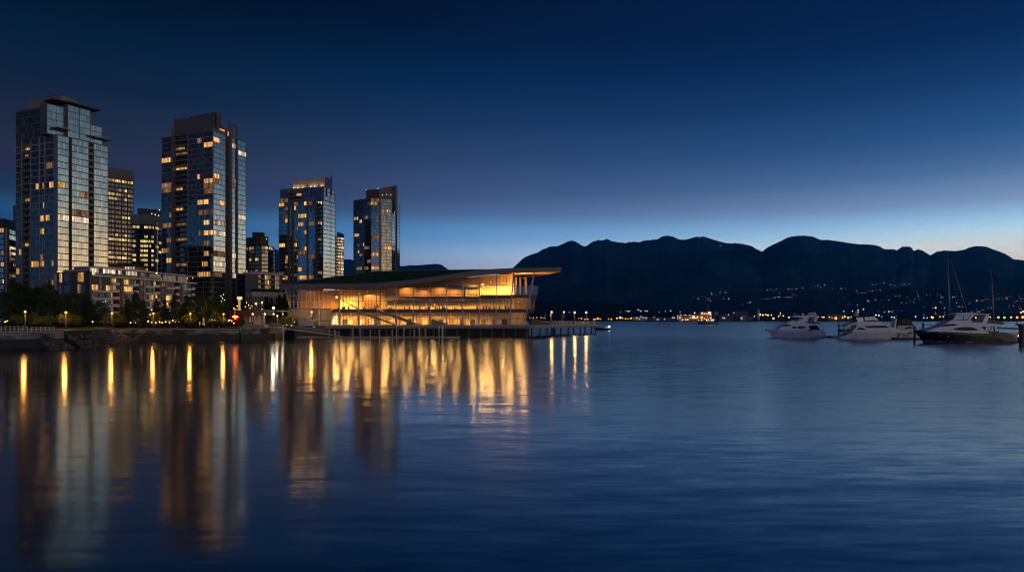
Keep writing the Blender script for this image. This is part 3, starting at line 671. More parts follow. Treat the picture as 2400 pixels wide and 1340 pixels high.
MB().prism([tuple(sm(858, 612)), tuple(sm(889, 609)), tuple(sm(889, 622)), tuple(sm(858, 622))], zt - .1, Z(444, 610)).build('roof_block', M['brown'], T.t)
MB().prism([tuple(sm(889, 608)), tuple(sm(927, 615)), tuple(sm(927, 628)), tuple(sm(889, 622))], zt - .1, 0, zt=[Z(442, 608), Z(435, 615), Z(435, 625), Z(442, 620)]).build('roof_block', M['crown'], T.t)
MB().prism([tuple(sm(925, 612)), tuple(sm(931.5, 620)), tuple(sm(931.5, 626)), tuple(sm(925, 622))], zt - 12, Z(434, 615)).build('roof_fin', M['crown'], T.t)
for px, py in ((886, 442), (858.5, 445), (896, 457), (906, 456), (916, 457)):
    MB().ball((X(px, 606), 606, Z(py, 606)), .3, 6).build('roof_lamp', M['lamp_white'], T.t)

# ------------------------------------------------------------------ offices and other blocks further back
T = Bldg('office_tower', 'brown office tower with a row of yellow lit windows under its solid top', 'office tower', (X(280, 520), 520, LZ))
A, B = sm(246, 512), sm(313, 528)
fh = 3.5; z0 = LZ; nf = int((Z(411, 512) - z0) / fh)
o1 = T.facade(A, B, z0, nf, fh, [(.10, .33, 'g', {'n': 2}), (.35, .56, 'g', {'n': 2}), (.58, .77, 'g', {'n': 2}), (.79, .98, 'g', {'n': 2})], glass='glass_o', slab=1.5, fm=0)
zt = z0 + nf * fh
sp_ = [(258, 420), (264, 420), (273, 421), (280, 422), (288, 423), (294, 424), (302, 425), (308, 426), (258, 454), (264, 454), (276, 451), (281, 451), (294, 453), (302, 455), (308, 456), (273, 460), (280, 461), (258, 458), (259, 468), (294, 464), (292, 510), (297, 510), (303, 511), (308, 512), (258, 562), (264, 562), (273, 563), (280, 563), (288, 564), (294, 565), (302, 566), (308, 567), (294, 553), (275, 552), (258, 606), (264, 606), (273, 607), (280, 607), (288, 608), (294, 608), (302, 609), (288, 587), (292, 599), (260, 596)]
T.light([(x, y, OF) for x, y in sp_], tol=12)
T.finish(o1 + [B, B + Vector((-20, 30)), A + Vector((-12, 30))], LZ, zt + .5, 'brown', ('brown', 'brown', 'brown'))
MB().prism([tuple(A + Vector((-.3, -.3))), tuple(B + Vector((.3, -.3))), tuple(B + Vector((-19.7, 30.3))), tuple(A + Vector((-12.3, 30.3)))], zt + .5, Z(391, 512)).build('roof_band', M['crown'], T.t)

T = Bldg('office_block', 'dark office block with pale concrete top and long rows of lit windows beside the flagpole', 'office building', (X(340, 450), 450, LZ))
A, B, C2 = sm(308, 446), sm(363, 450), sm(380, 462)
fh = 3.15; z0 = LZ; nf = int((Z(521, 450) - z0) / fh)
o1 = T.facade(A, B, z0, nf, fh, [(.04, .36, 'g', {'n': 2}), (.36, .70, 'g', {'n': 2}), (.72, .96, 'g', {'n': 2})], glass='glass_d', slab=1.5, fm=1)
o2 = T.facade(B, C2, z0, nf, fh, [(.05, .95, 'g', {'n': 2})], glass='glass_d', slab=1.5, fm=1)
sp_ = [(318, 531), (327, 531), (338, 531), (346, 531), (358, 530), (370, 530), (330, 521), (345, 520), (345, 553), (358, 552), (318, 565), (328, 565), (338, 565), (346, 565), (358, 565), (373, 565), (318, 576), (328, 576), (338, 575), (346, 575), (370, 574), (330, 587), (342, 586), (356, 587), (318, 598), (330, 598), (342, 597), (356, 597), (372, 590), (318, 610), (328, 610), (342, 609), (356, 609), (340, 631), (328, 631), (338, 619), (358, 619), (372, 610)]
T.light([(x, y, OF) for x, y in sp_], tol=7)
T.finish(o1 + o2 + [C2, C2 + Vector((-17, 25)), A + Vector((-10, 28))], LZ, z0 + nf * fh + .2, 'conc_dark', ('slab', 'dark_metal', 'white'))
zt = z0 + nf * fh + .2
MB().prism([tuple(A + Vector((-.5, -.8))), tuple(B + Vector((.3, -.8))), tuple(C2 + Vector((.8, 0))), tuple(C2 + Vector((-16, 26))), tuple(A + Vector((-10, 28)))], zt, Z(504, 450)).build('roof_band', M['conc'], T.t)
MB().prism([tuple(A + Vector((2.3, 3))), tuple(B + Vector((0, 3))), tuple(C2 + Vector((0, 3))), tuple(C2 + Vector((-13, 20))), tuple(A + Vector((-6, 24)))], zt + 2, Z(491.5, 455)).build('plant_room', M['crown'], T.t)
for px, py in ((366, 490), (356, 501), (364, 503), (372, 505)): MB().ball((X(px, 452), 452 if py > 495 else 456, Z(py, 452)), .3, 6).build('roof_lamp', M['lamp_white'], T.t)

T = Bldg('apartment_block', 'slim block of pale lit bay windows squeezed behind the tower with the uplit crown', 'apartment building', (X(795, 640), 640, LZ))
A, B = sm(780, 640), sm(806, 652)
nf = int((Z(549, 645) - LZ) / 2.95)
o1 = T.facade(A, B, LZ, nf, 2.95, [(.2, .42, 'g', {'glass': 'glass_d'}), (.42, .7, 'g', {'prot': .6}), (.72, .97, 'g', {'prot': .8})], slab=.9)
T.light([(x, y, C_ if (x + y) % 3 else W) for y in range(556, 650, 7) for x in (793, 802)], tol=4)
T.finish(o1 + [B, B + Vector((-4, 16)), A + Vector((0, 16))], LZ, LZ + nf * 2.95 + .3, 'brown', ('crown', 'brown', 'brown'))
MB().prism([tuple(A + Vector((3, 3))), tuple(B + Vector((-2, 3))), tuple(B + Vector((-3, 12))), tuple(A + Vector((3, 12)))], LZ + nf * 2.95, Z(544, 645)).build('plant_room', M['brown'], T.t)

T = Bldg('apartment_block', 'dark many-sided apartment block with a round penthouse behind the low hedge-topped building', 'apartment building', (X(610, 520), 520, LZ))
pts = [sm(572, 530), sm(597, 522), sm(612, 519), sm(629, 521), sm(639, 528), sm(645, 540)]
oo = []; nf = int((Z(570, 522) - LZ) / 3.0)
for i, (A, B) in enumerate(zip(pts, pts[1:])):
    oo += T.facade(A, B, LZ, nf, 3.0, [(.06, .94, 'g', {'n': 2 if i in (0, 2) else 1})], glass='glass_d', slab=.8, fm=1)
T.light([(594, 578, W), (580, 575, D), (629, 577, W), (595, 606, W), (602, 607, W), (581, 637, W), (636, 575, C_), (617, 590, D), (607, 637, D)], tol=8)
T.finish(oo + [pts[-1], pts[-1] + Vector((-6, 16)), pts[0] + Vector((0, 16))], LZ, LZ + nf * 3.0 + .3, 'conc_dark', ('slab', 'conc_dark', 'white'))
zt = LZ + nf * 3 + .2
MB().prism([tuple(sm(574, 533)), tuple(sm(597, 525)), tuple(sm(612, 522)), tuple(sm(629, 525)), tuple(sm(629, 540)), tuple(sm(574, 545))], zt, Z(556, 528)).build('roof_storey', M['conc_dark'], T.t)
MB().lathe((X(606, 533), 533, Z(557, 530)), [(4.6, 0), (4.6, 3.6), (4.8, 3.6), (4.8, 4.2)], 14).build('penthouse', M['crown'], T.t)
MB().ball((X(624.5, 524), 524, Z(560, 524)), .4, 6).build('roof_lamp', M['lamp_orange'], T.t)

# low building with overhanging roof, blank wall and balconies
T = Bldg('apartment_block', 'low block with overhanging flat roof, blank taupe wall and balconied windows above a hedge', 'apartment building', (X(620, 400), 400, LZ))
A, B, C2 = sm(574, 396), sm(604, 398), sm(656, 412)
zb = Z(683, 400); zr = Z(643, 400)
o2 = T.facade(B, C2, zb + 1, 3, (zr - zb - 1) / 3, [(.04, .28, 'b', {'d': 1.6, 'out': .4}), (.30, .5, 'g'), (.52, .74, 'b', {'d': 1.6, 'out': .4}), (.76, .98, 'g')], glass='glass_d', slab=.5)
T.light([(619, 652, W), (619, 658, W), (625, 662, D), (619, 668, D), (636, 660, D)], tol=7)
T.finish([A] + o2 + [C2, C2 + Vector((-6, 22)), A + Vector((0, 22))], LZ, zr, 'crown', ('slab', 'conc_dark', 'white'))
MB().prism([tuple(A + Vector((-1, -1.2))), tuple(B + Vector((0, -1.4))), tuple(C2 + Vector((1.5, -1.2))), tuple(C2 + Vector((-4, 23))), tuple(A + Vector((0, 23)))], zr, zr + 1.0).build('roof', M['conc_pale'], T.t)
MB().prism([tuple(A + Vector((2, 2))), tuple(B + Vector((0, 2))), tuple(C2 + Vector((-1.5, 2))), tuple(C2 + Vector((-4, 20))), tuple(A + Vector((2, 20)))], zr + 1.0, zr + 1.9).build('roof_slab', M['conc'], T.t)
# podium hall in front of it
t = thing('podium_hall', 'single storey pale podium hall with slatted piers below the hedge', 'hall', (X(615, 380), 380, LZ))
A, B, C2 = sm(576, 380), sm(590, 376), sm(656, 384)
zt = Z(684, 380)
MB().prism([tuple(A + Vector((.5, 1.5))), tuple(B + Vector((.5, 1.5))), tuple(C2 + Vector((-1, 1.5))), tuple(C2 + Vector((-1, 10))), tuple(A + Vector((0, 12)))], LZ, Z(694, 380)).build('wall', M['glass_d'], t)
MB().prism([tuple(A), tuple(B), tuple(C2), tuple(C2 + Vector((0, 11))), tuple(A + Vector((0, 13)))], Z(695, 380), zt).build('upper_wall', M['conc_pale'], t)
for i in range(16):
    p = B.lerp(C2, (i + .3) / 16); MB().box(p.x - .18, p.x + .18, p.y, p.y + .7, LZ, Z(695, 380)).build('pier', M['conc_pale'], t)
for i in range(3):
    p = A.lerp(B, (i + .3) / 3); MB().box(p.x - .18, p.x + .18, p.y, p.y + .7, LZ, Z(695, 380)).build('pier', M['conc_pale'], t)

# far-left block with mint lit windows
T = Bldg('apartment_block', 'grey block with two rows of mint lit windows and stacked balconies beside the tallest tower', 'apartment building', (X(15, 345), 345, LZ))
A, B, C2 = sm(-60, 344), sm(13, 342), sm(40, 356)
fh = 2.9; z0 = LZ + .5
nf = int((Z(533, 344) - z0) / fh)
o1 = T.facade(A, B, z0, nf, fh, [(.55, .72, 'g'), (.74, .96, 'g')], glass='glass_d', slab=.7, fm=1)
o2 = T.facade(B, C2, z0, nf, fh, [(0, .24, 'p', {'mat': 'conc_pale', 'out': .5}), (.26, 1, 'b', {'d': 0.0, 'out': .9, 'k1': nf - 3}), (.26, 1, 'g', {'k0': nf - 3})], glass='glass_d', slab=.7)
T.light([(27, 543, MI), (27, 557, MI), (5, 624.5, W), (5, 658, W), (5, 545, W), (28, 579, C_), (28, 592, C_), (28, 605, D), (28, 618, D), (28, 648, D), (2, 590, D)], tol=9)
# the two 'b' and 'g' bays share one notch, so the outline is kept simple here
T.finish([A, B, C2 + Vector((-2, 3)), C2 + Vector((-4, 20)), A + Vector((0, 22))], LZ, z0 + nf * fh, 'conc_dark', ('slab', 'conc_dark', 'white'), balc_mat='conc_pale')
MB().prism([tuple(A + Vector((-1, -1))), tuple(B + Vector((.2, -1))), tuple(C2 + Vector((.8, -.6))), tuple(C2 + Vector((-3, 21))), tuple(A + Vector((0, 23)))], z0 + nf * fh, Z(514, 344)).build('roof', M['dark_metal'], T.t)
t = thing('stair_tower', 'dark plain stair tower top behind the grey block', 'building', (X(30, 390), 390, LZ))
MB().prism([tuple(sm(31, 380)), tuple(sm(48, 380)), tuple(sm(48, 392)), tuple(sm(31, 392))], LZ, Z(486, 380)).build('wall', M['conc_dark'], t)
MB().prism([tuple(sm(30.5, 379)), tuple(sm(48.5, 379)), tuple(sm(48.5, 393)), tuple(sm(30.5, 393))], Z(486, 380), Z(482, 380)).build('roof', M['slab'], t)
# ------------------------------------------------------------------ apartment row behind the park trees
T = Bldg('apartment_row', 'long low brick and white apartment row with pale bright penthouse windows behind the park trees', 'apartment building', (X(212, 268), 268, LZ))
A, B = sm(212, 268), sm(456, 328)
z0, fh, nf = 6.2, 3.05, 6
bays = []
x = 0.0
mods = [(.075, 'g', {'fm': 2, 'prot': .9, 'n': 1, 'slab': .9, 'k1': 5, 'glass': 'row_glass'}), (.085, 'g', {'fm': 2, 'prot': .9, 'n': 1, 'slab': .9, 'k1': 5, 'glass': 'row_glass'}), (.07, 'b', {'d': 1.5, 'out': .5}), (.03, 'k', {}),
        (.085, 'g', {'fm': 2, 'prot': .9, 'slab': .9, 'glass': 'row_glass'}), (.055, 'b', {'d': 1.5, 'out': .4}), (.045, 'k', {}),
        (.09, 'g', {'fm': 2, 'prot': .9, 'slab': .9, 'glass': 'row_glass'}), (.065, 'b', {'d': 1.5, 'out': .4}), (.05, 'k', {}),
        (.085, 'g', {'fm': 2, 'prot': .9, 'slab': .9, 'glass': 'row_glass'}), (.06, 'b', {'d': 1.5, 'out': .5}), (.03, 'k', {}),
        (.085, 'g', {'fm': 2, 'prot': .9, 'slab': .9, 'glass': 'row_glass'}), (.05, 'b', {'d': 1.6, 'out': .7})]
tot = sum(m_[0] for m_ in mods)
for wdt, kd, op in mods:
    f0, f1 = x / tot + .003, (x + wdt) / tot - .003
    if kd == 'k': bays.append((f0 + .006, f1 - .006, 'g', {'fm': 3, 'prot': .1, 'slab': 1.1, 'edge': False, 'glass': 'row_glass'}))
    else: bays.append((f0, f1, kd, op))
    x += wdt
o1 = T.facade(A, B, z0, nf, fh, bays, glass='row_glass', slab=.7)
T.light([(246, 676, W), (252, 676, D), (232, 662, W), (248, 661, W), (262, 682, W), (298, 681, W), (300, 670, W), (300, 661, D), (312, 664, C_), (360, 668, W), (366, 668, W), (357, 697, W), (349, 697, W), (398, 698, W), (396, 712, W), (380, 713, W), (355, 714, W), (425, 715, W), (447, 716, W), (322, 668, D), (384, 668, D), (415, 698, D), (430, 671, D), (269, 661, W), (340, 714, D), (412, 715, W)], tol=12)
T.finish(o1 + [B, B + Vector((-12, 14)), A + Vector((-10, 16))], LZ, z0 + 4 * fh - .2, 'brick', ('slab', 'conc_dark', 'white', 'brick'), balc_mat='white')
MB().prism([(p.x, p.y) for p in o1 + [B, B + Vector((-12, 14)), A + Vector((-10, 16))]], z0 + 4 * fh - .2, z0 + nf * fh).build('upper_wall', M['crown'], T.t)
zs = z0 + nf * fh
d = (B - A).normalized(); nn = Vector((d.y, -d.x)); L = (B - A).length
q = lambda f, o_=0.0: A + d * (f * L) + nn * o_
MB().prism([tuple(q(-.01, 1.3)), tuple(q(1.0, 1.3)), tuple(q(1.0, -8)), tuple(q(-.01, -8))], zs - .15, zs + .35).build('terrace_slab', M['white'], T.t)
MB().prism([tuple(q(.02, 1.15)), tuple(q(.62, 1.15)), tuple(q(.62, 1.05)), tuple(q(.02, 1.05))], zs + .35, zs + 1.4).build('terrace_guard', M['rail_glass'], T.t)
ph = Bldg.__new__(Bldg); ph.t = T.t; ph.frame = MB(); ph.win = []; ph.balc = []; ph.piers = []
pb = [(.02, .10, 'g'), (.13, .24, 'g'), (.26, .30, 'g'), (.33, .44, 'g'), (.47, .52, 'g'), (.56, .68, 'g'), (.70, .84, 'g'), (.86, .97, 'g')]
u = ph.facade(q(.0, -1.8), q(.98, -1.8), zs + .36, 1, 3.0, pb, glass='glass_d', slab=.2)
for w in ph.win:
    px = proj((w[0] + w[2]) / 2)[0]
    if px < 330: w[4] = 'cool'  # cream reflections on these panes are painted as window glow
MB().prism([(p.x, p.y) for p in u + [q(.98, -1.8), q(.98, -8), q(0, -8)]], zs + .3, zs + 3.3).build('penthouse_wall', M['crown'], T.t)
for i, w in enumerate(ph.win):
    wd = (w[1] - w[0]).length; h = (w[2] - w[1]).length; off = 1000. * (i + 600)
    MB().quad(*w[:4], 0, [(off, 0), (off + wd, 0), (off + wd, h), (off, h)]).build('penthouse_window', M[w[4]], T.t)
for f0, f1, dz, of in ((.02, .27, .5, 0), (.29, .53, .3, .4), (.54, .90, -.05, 0), (.90, 1.0, -.3, -.3)):
    MB().prism([tuple(q(f0, .9 + of)), tuple(q(f1, .9 + of)), tuple(q(f1, -8.5)), tuple(q(f0, -8.5))], zs + 3.3, zs + 3.75 + dz * .5).build('roof', M['white'], T.t)
for px, py, Yl in ((367, 640, 300), (451.5, 651.5, 318), (262, 636.5, 277), (439, 652, 316)):
    m_ = MB(); m_.tube((X(px, Yl), Yl, Z(py, Yl) - 1.6), (X(px, Yl), Yl, Z(py, Yl)), .06); lp = m_.build('roof_lamp', M['grey_metal'], T.t)
    MB().ball((X(px, Yl), Yl, Z(py, Yl)), .38 if px == 367 else .2, 8).build('globe', M['lamp_warm'], lp)
# end wing
E_ = Bldg('apartment_wing', 'grey panelled end wing over red brick with two orange lit windows under a flat roof', 'apartment building', (X(135, 262), 262, LZ))
A, B = sm(134, 266), sm(209, 259)
zt = Z(636, 262)
o1 = E_.facade(A, B, LZ + 12.4, 2, (zt - LZ - 12.4) / 2, [(.06, .16, 'g', {'edge': False, 'slab': .9}), (.22, .40, 'g', {'edge': False, 'slab': 1.6}), (.46, .57, 'x', {'d': .7}), (.64, .85, 'g', {'slab': .9, 'n': 2}), (.88, .99, 'b', {'d': 1.2, 'out': .2})], glass='glass_d', slab=.5, fm=0)
o2 = E_.facade(A, B, LZ, 4, 3.1, [(.30, .38, 'g', {'edge': False, 'slab': 1.0}), (.76, .84, 'g', {'edge': False, 'slab': 1.2}), (.46, .56, 'g', {'slab': .8, 'glass': 'glass_d'})], glass='glass_d', fm=3)
E_.light([(141, 647, W), (186, 647, W), (192, 647, W), (189, 682, D), (172, 690, D)], tol=10)
bk = [B + Vector((-9.5, 14)), A + Vector((-6, 16))]
E_.finish(o1 + [B] + bk, LZ + 12.4, zt, 'crown', ('crown', 'conc_dark', 'white', 'brick'), balc_mat='brown')
MB().prism([tuple(A), tuple(B), tuple(bk[0]), tuple(bk[1])], LZ, LZ + 12.4).build('brick_wall', M['brick'], E_.t)
MB().prism([tuple(A + Vector((3.2, -1.2))), tuple(B + Vector((1.2, -1.2))), tuple(B + Vector((-8, 13))), tuple(A + Vector((-4, 15)))], zt, zt + .8).build('roof', M['conc_pale'], E_.t)
MB().prism([tuple(A + Vector((-1.0, -.5))), tuple(A + Vector((0, -.5))), tuple(A + Vector((0, .6))), tuple(A + Vector((-1.0, .6)))], LZ, zt - .8).build('corner_fin', M['conc_pale'], E_.t)
MB().box(X(143.5, 262) - .7, X(143.5, 262) + .7, 260.6, 261.2, zt - .35, zt - .1).build('soffit_lamp', M['lamp_orange'], E_.t)
# dark hipped roof house behind the row
t = thing('roof_house', 'small house with dark hipped roof and pink lit windows behind the apartment row', 'house', (X(285, 345), 345, LZ))
a, b = sm(256, 345), sm(318, 350); zb = Z(634, 347); ze = Z(624, 347)
MB().prism([tuple(a), tuple(b), tuple(b + Vector((0, 10))), tuple(a + Vector((0, 10)))], LZ, ze).build('wall', plain('orange_lit_wall', (.42, .17, .07), .8), t)  # orange light falling on the wall is put into its colour
MB().prism([tuple(a + Vector((-1, -1))), tuple(b + Vector((1, -1))), tuple(b + Vector((1, 11))), tuple(a + Vector((-1, 11)))], ze, Z(614.5, 350), top=[tuple(a + Vector((3, 4))), tuple(b + Vector((-4, 4))), tuple(b + Vector((-4, 6))), tuple(a + Vector((3, 6)))]).build('roof', M['brown'], t)
for i in range(4):
    xx = X(294, 346) + i * 1.35
    MB().quad((xx, 345.3, zb + .6), (xx + 1.0, 345.4, zb + .6), (xx + 1.0, 345.4, ze - .3), (xx, 345.3, ze - .3), 0, [(900000 + i * 1000, 0), (900001 + i * 1000, 0), (900001 + i * 1000, 2), (900000 + i * 1000, 2)]).build('window', M['cool'], t)
# flagpole
t = thing('flagpole', 'tall slim white flagpole rising in front of the dark office block', 'flagpole', (X(368.4, 352), 352, LZ))
MB().tube((X(368.4, 352), 352, LZ), (X(368.4, 352), 352, Z(523, 352)), .30, .16, 8).build('pole', plain('flagpole_white', (.8, .76, .7), .4, var=.05), t)
MB().ball((X(368.4, 352), 352, Z(522, 352)), .3, 8).build('finial', M['white'], t)

# ------------------------------------------------------------------ restaurant and pavilion by the water
t = thing('restaurant', 'low waterside restaurant with red lit front and open corner', 'restaurant', (X(565, 252), 252, LZ))
red = plain('red_lit_plaster', (.22, .032, .024), .75, var=.15)
zr = Z(730, 252)
MB().box(X(536, 256), X(576, 256), 256, 264, LZ, zr - .6).build('wall', red, t)
MB().box(X(552, 250), X(584, 250), 249.6, 262, zr - 1.5, zr).build('fascia', red, t); MB().box(X(584, 250), X(614, 250), 249.6, 262, zr - 1.5, zr).build('fascia', M['brown'], t)  # red light fading along the fascia is painted as two colours
MB().box(X(531, 251), X(655, 251), 249.2, 263, zr, zr + .5).build('roof', M['crown'], t)
for px in (597, 606.5, 618): MB().box(X(px, 250) - .3, X(px, 250) + .3, 250, 250.6, LZ, zr - 1.5).build('column', M['conc_pale'], t)
MB().box(X(597, 256), X(618, 256), 256, 256.3, LZ, zr - 1.6).build('lit_interior_panel', M['dim'] if False else plain('interior_glow_amber', (.5, .30, .12), .6), t)  # amber panel colour stands for the glow of the lit interior
bx_ = MB(); A, B = Vector((X(571, 250.5), 250.5)), Vector((X(600, 250.5), 250.5))
bx_.prism([(A.x, A.y), (B.x, B.y), (B.x, 258), (A.x, 258)], LZ + .2, zr - 1.5); bx_.build('bay_wall', M['conc'], t)
for p0, p1 in ((583, 588.5), (590, 594)):
    MB().box(X(p0, 250.4), X(p1, 250.4), 250.34, 250.46, Z(757, 250.4), Z(741, 250.4)).build('window_frame', M['dark_metal'], t)
    xx0, xx1 = X(p0 + .8, 250.3), X(p1 - .8, 250.3)
    MB().quad((xx0, 250.3, Z(755, 250.4)), (xx1, 250.3, Z(755, 250.4)), (xx1, 250.3, Z(742, 250.4)), (xx0, 250.3, Z(742, 250.4)), 0, [(950000 + p0, 0), (950001 + p0, 0), (950001 + p0, 2), (950000 + p0, 2)]).build('window', M['dim'], t)
for px in (592.5, 621, 641.5):
    m_ = MB(); m_.tube((X(px, 249.4), 249.5, Z(735.5, 249.4)), (X(px, 249.2), 248.9, Z(735.5, 249.4)), .08); lp = m_.build('wall_lamp', M['dark_metal'], t)
    MB().ball((X(px, 248.8), 248.7, Z(735.8, 248.8)), .36, 10).build('globe', M['lamp_warm'], lp)
m_ = MB(); m_.box(X(549.5, 255.6), X(552.5, 255.6), 255.7, 255.95, Z(748, 255), Z(737, 255)); m_.build('neon_sign', M['lamp_red'], t)
MB().box(X(545, 255.6), X(557, 255.6), 255.7, 255.9, Z(742.8, 255), Z(741.4, 255)).build('neon_bar', emit('orange_neon', (1, .30, .06), 22), t)
MB().box(X(535.5, 254), X(539, 254), 254, 254.4, Z(751, 254), Z(749, 254)).build('door_lamp', M['lamp_white'], t)
MB().box(X(563, 249.0), X(573, 249.0), 248.6, 249.4, LZ, Z(747, 249)).build('planter_hedge', plain('clipped_hedge', (.03, .05, .02), .9, scale=2), t)
tag(MB().box(X(572, 246), X(622, 246), 245, 249, LZ, LZ + .9).build('terrace_wall', M['conc']), 'low concrete terrace wall in front of the restaurant windows', 'wall')
# lit pylon beside the tower podium
t = thing('lit_pylon', 'glowing yellow glass pylon with a lamp cap at the foot of the tower with fins', 'pylon', (X(561, 360), 360, LZ))
MB().box(X(559, 360), X(563, 360), 359.6, 360.4, LZ, Z(702, 360)).build('shaft', emit('lit_shaft', (1, .60, .20), .55), t)
MB().box(X(557.5, 360), X(566, 360), 358.9, 361, Z(702, 360), Z(695, 360)).build('lamp_cap', emit('lit_cap', (1, .64, .22), 1.1), t)
# grass bank rising to the hall
bank = [(X(618, 256), 256), (X(685, 256), 256), (X(690, 285), 285), (X(628, 290), 290)]
MB().prism(bank, LZ - .2, 0, zt=[LZ + .3, Z(742, 256), Z(737, 285), LZ + 3.0]).build('grass_bank', plain('bank_grass', (.10, .11, .02), .95, var=.4, scale=.8), kind='structure')
# ------------------------------------------------------------------ glass hall on the pier
FY = 272.0
hall = thing('glass_hall', 'glowing glass hall with sloping green roof and wide timber soffit on the pier', 'convention hall', (X(960, FY), FY, 4.6))
hx = lambda px: X(px, FY)
hz = lambda py: Z(py, FY)
DZ = 4.6
z1a, z1b = hz(731), hz(724)            # first floor slab
z2a, z2b = hz(697.5), hz(691)          # terrace slab
def soff(px):                          # underside of the roof along the facade
    pts = [(640, 677.5), (883, 677), (960, 666.6), (1058, 652), (1124, 643.6), (1165, 639.5), (1205, 638), (1320, 637.5)]
    for (a, b), (c, d) in zip(pts, pts[1:]):
        if a <= px <= c: return hz(b + (d - b) * (px - a) / (c - a))
    return hz(637.5)
# roof: thick plate, front edge with fascia, ridge further back
fr = [(661, 262, 667, 677.5), (883, 259, 664.5, 677), (960, 260, 657.3, 667.5), (1058, 261, 643.5, 654), (1110, 262, 636.3, 647.5), (1156, 263, 631.6, 642.5), (1205, 264, 629.5, 639.6), (1316, 266, 627.5, 636)]
rear = [(690, 300, 661), (880, 335, 636.2), (960, 338, 634), (1060, 340, 632.6), (1110, 341, 632), (1156, 342, 631.6), (1200, 343, 633), (1240, 345, 646)]
ft = [P(p, yt, Y) for p, Y, yt, yb in fr]; fb = [P(p, yb, Y) for p, Y, yt, yb in fr]
rt = [P(p, y, Y) for p, Y, y in rear]
# the rear edge drops only behind the ridge: keep the right side level, as a flat wing
rt[-1] = P(1241, 644.5, 345); rt[-2] = P(1200, 641, 342)
rb = [v + Vector((0, 0, -1.7)) for v in rt]
green = plain('roof_meadow', (.05, .095, .018), .95, var=.5, scale=.25, spec=.1)
timber = plain('timber_soffit', (.42, .21, .085), .55, var=.22, scale=.8, stretch=(.3, 2.5, 1))
fascia_m = plain('fascia_metal', (.13, .108, .105), .5, .2, var=.1)
m = MB()
for i in range(len(ft) - 1): m.quad(ft[i], ft[i + 1], rt[i + 1], rt[i])
m.build('green_roof', green, hall)
m = MB()
for i in range(len(ft) - 1): m.quad(fb[i], fb[i + 1], ft[i + 1] + Vector((0, 0, .25)), ft[i] + Vector((0, 0, .25)))
m.quad(fb[-1], rb[-1], rt[-1] + Vector((0, 0, .2)), ft[-1] + Vector((0, 0, .25))); m.quad(rb[0], fb[0], ft[0] + Vector((0, 0, .25)), rt[0] + Vector((0, 0, .2)))
for i in range(len(ft) - 1):   # upstand behind the fascia
    m.quad(ft[i] + Vector((0, .35, .25)), ft[i] + Vector((0, 0, .25)), ft[i + 1] + Vector((0, 0, .25)), ft[i + 1] + Vector((0, .35, .25)))
    m.quad(rt[i + 1] + Vector((0, .01, .2)), rt[i] + Vector((0, .01, .2)), rb[i] + Vector((0, .01, 0)), rb[i + 1] + Vector((0, .01, 0)))
m.build('fascia', fascia_m, hall)
m = MB()
for i in range(len(ft) - 1): m.quad(fb[i + 1] + Vector((0, .02, 0)), fb[i] + Vector((0, .02, 0)), rb[i], rb[i + 1])
m.build('soffit', timber, hall)
# floors
m = MB(); m.box(hx(780), hx(1252), FY - .6, FY + 24, z1a, z1b); m.build('floor_slab', M['crown'], hall)
m = MB(); m.hexa([(hx(1125), FY - .8, z2a), (hx(1258.5), FY - .8, z2a), (hx(1250), FY + 20, z2a), (hx(1125), FY + 20, z2a), (hx(1125), FY - .8, z2b), (hx(1259.5), FY - .8, z2b), (hx(1251), FY + 20, z2b), (hx(1125), FY + 20, z2b)]); m.build('terrace_slab', M['crown'], hall)
m = MB(); m.box(hx(676), hx(1236), FY + .5, FY + 26, DZ + .02, DZ + .2); m.build('ground_slab', plain('warm_floor', (.40, .30, .2), .4), hall)
# solid west end with the slanting glass room on top
m = MB(); m.hexa([(hx(680.5), FY - 2.2, DZ), (hx(778.5), FY - 2.2, DZ), (hx(778.5), FY + 20, DZ), (hx(686), FY + 20, DZ), (hx(678), FY - 2.2, z1b), (hx(778.5), FY - 2.2, z1b), (hx(778.5), FY + 20, z1b), (hx(684), FY + 20, z1b)]); m.build('end_wall', M['conc'], hall)
m = MB()
for py in (751.5, 723.8): m.box(hx(676 if py < 740 else 741), hx(779), FY - 2.5, FY - 2.2, hz(py) - .12, hz(py) + .12)
m.build('ledge', M['crown'], hall)
# interior: timber walls, ceilings
wood_d = plain('timber_wall', (.30, .155, .05), .5, var=.35, scale=.5, stretch=(2.2, 2, .25))
wood_l = plain('pale_timber_wall', (.60, .42, .15), .55, var=.2, scale=.5, stretch=(1.6, 2, .2))
cream = plain('cream_wall', (.60, .46, .23), .7, var=.12, scale=.4)
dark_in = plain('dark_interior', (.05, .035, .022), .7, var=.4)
MB().box(hx(672), hx(775), FY + 14, FY + 14.3, z1b, soff(700)).build('room_wall', wood_d, hall)
MB().box(hx(778), hx(890), FY + 11, FY + 11.3, z1b, soff(800) + .5).build('room_wall', wood_l, hall)
tw = lambda p: soff(p) + max(.3, 2.2 - (p - 893) * .011)
for p0_, p1_ in ((876, 960), (960, 1058), (1058, 1124), (1124, 1205)):
    mm = MB(); mm.hexa([(hx(p0_), FY + 13, z1b), (hx(p1_), FY + 13, z1b), (hx(p1_), FY + 13.3, z1b), (hx(p0_), FY + 13.3, z1b), (hx(p0_), FY + 13, tw(p0_)), (hx(p1_), FY + 13, tw(p1_)), (hx(p1_), FY + 13.3, tw(p1_)), (hx(p0_), FY + 13.3, tw(p0_))]); mm.build('room_wall', wood_l, hall)
MB().box(hx(780), hx(1235), FY + 12, FY + 12.3, DZ, z1a).build('ground_wall', cream, hall)
MB().box(hx(1205), hx(1246), FY + 13, FY + 13.3, z1b, z2a).build('room_wall', wood_d, hall)
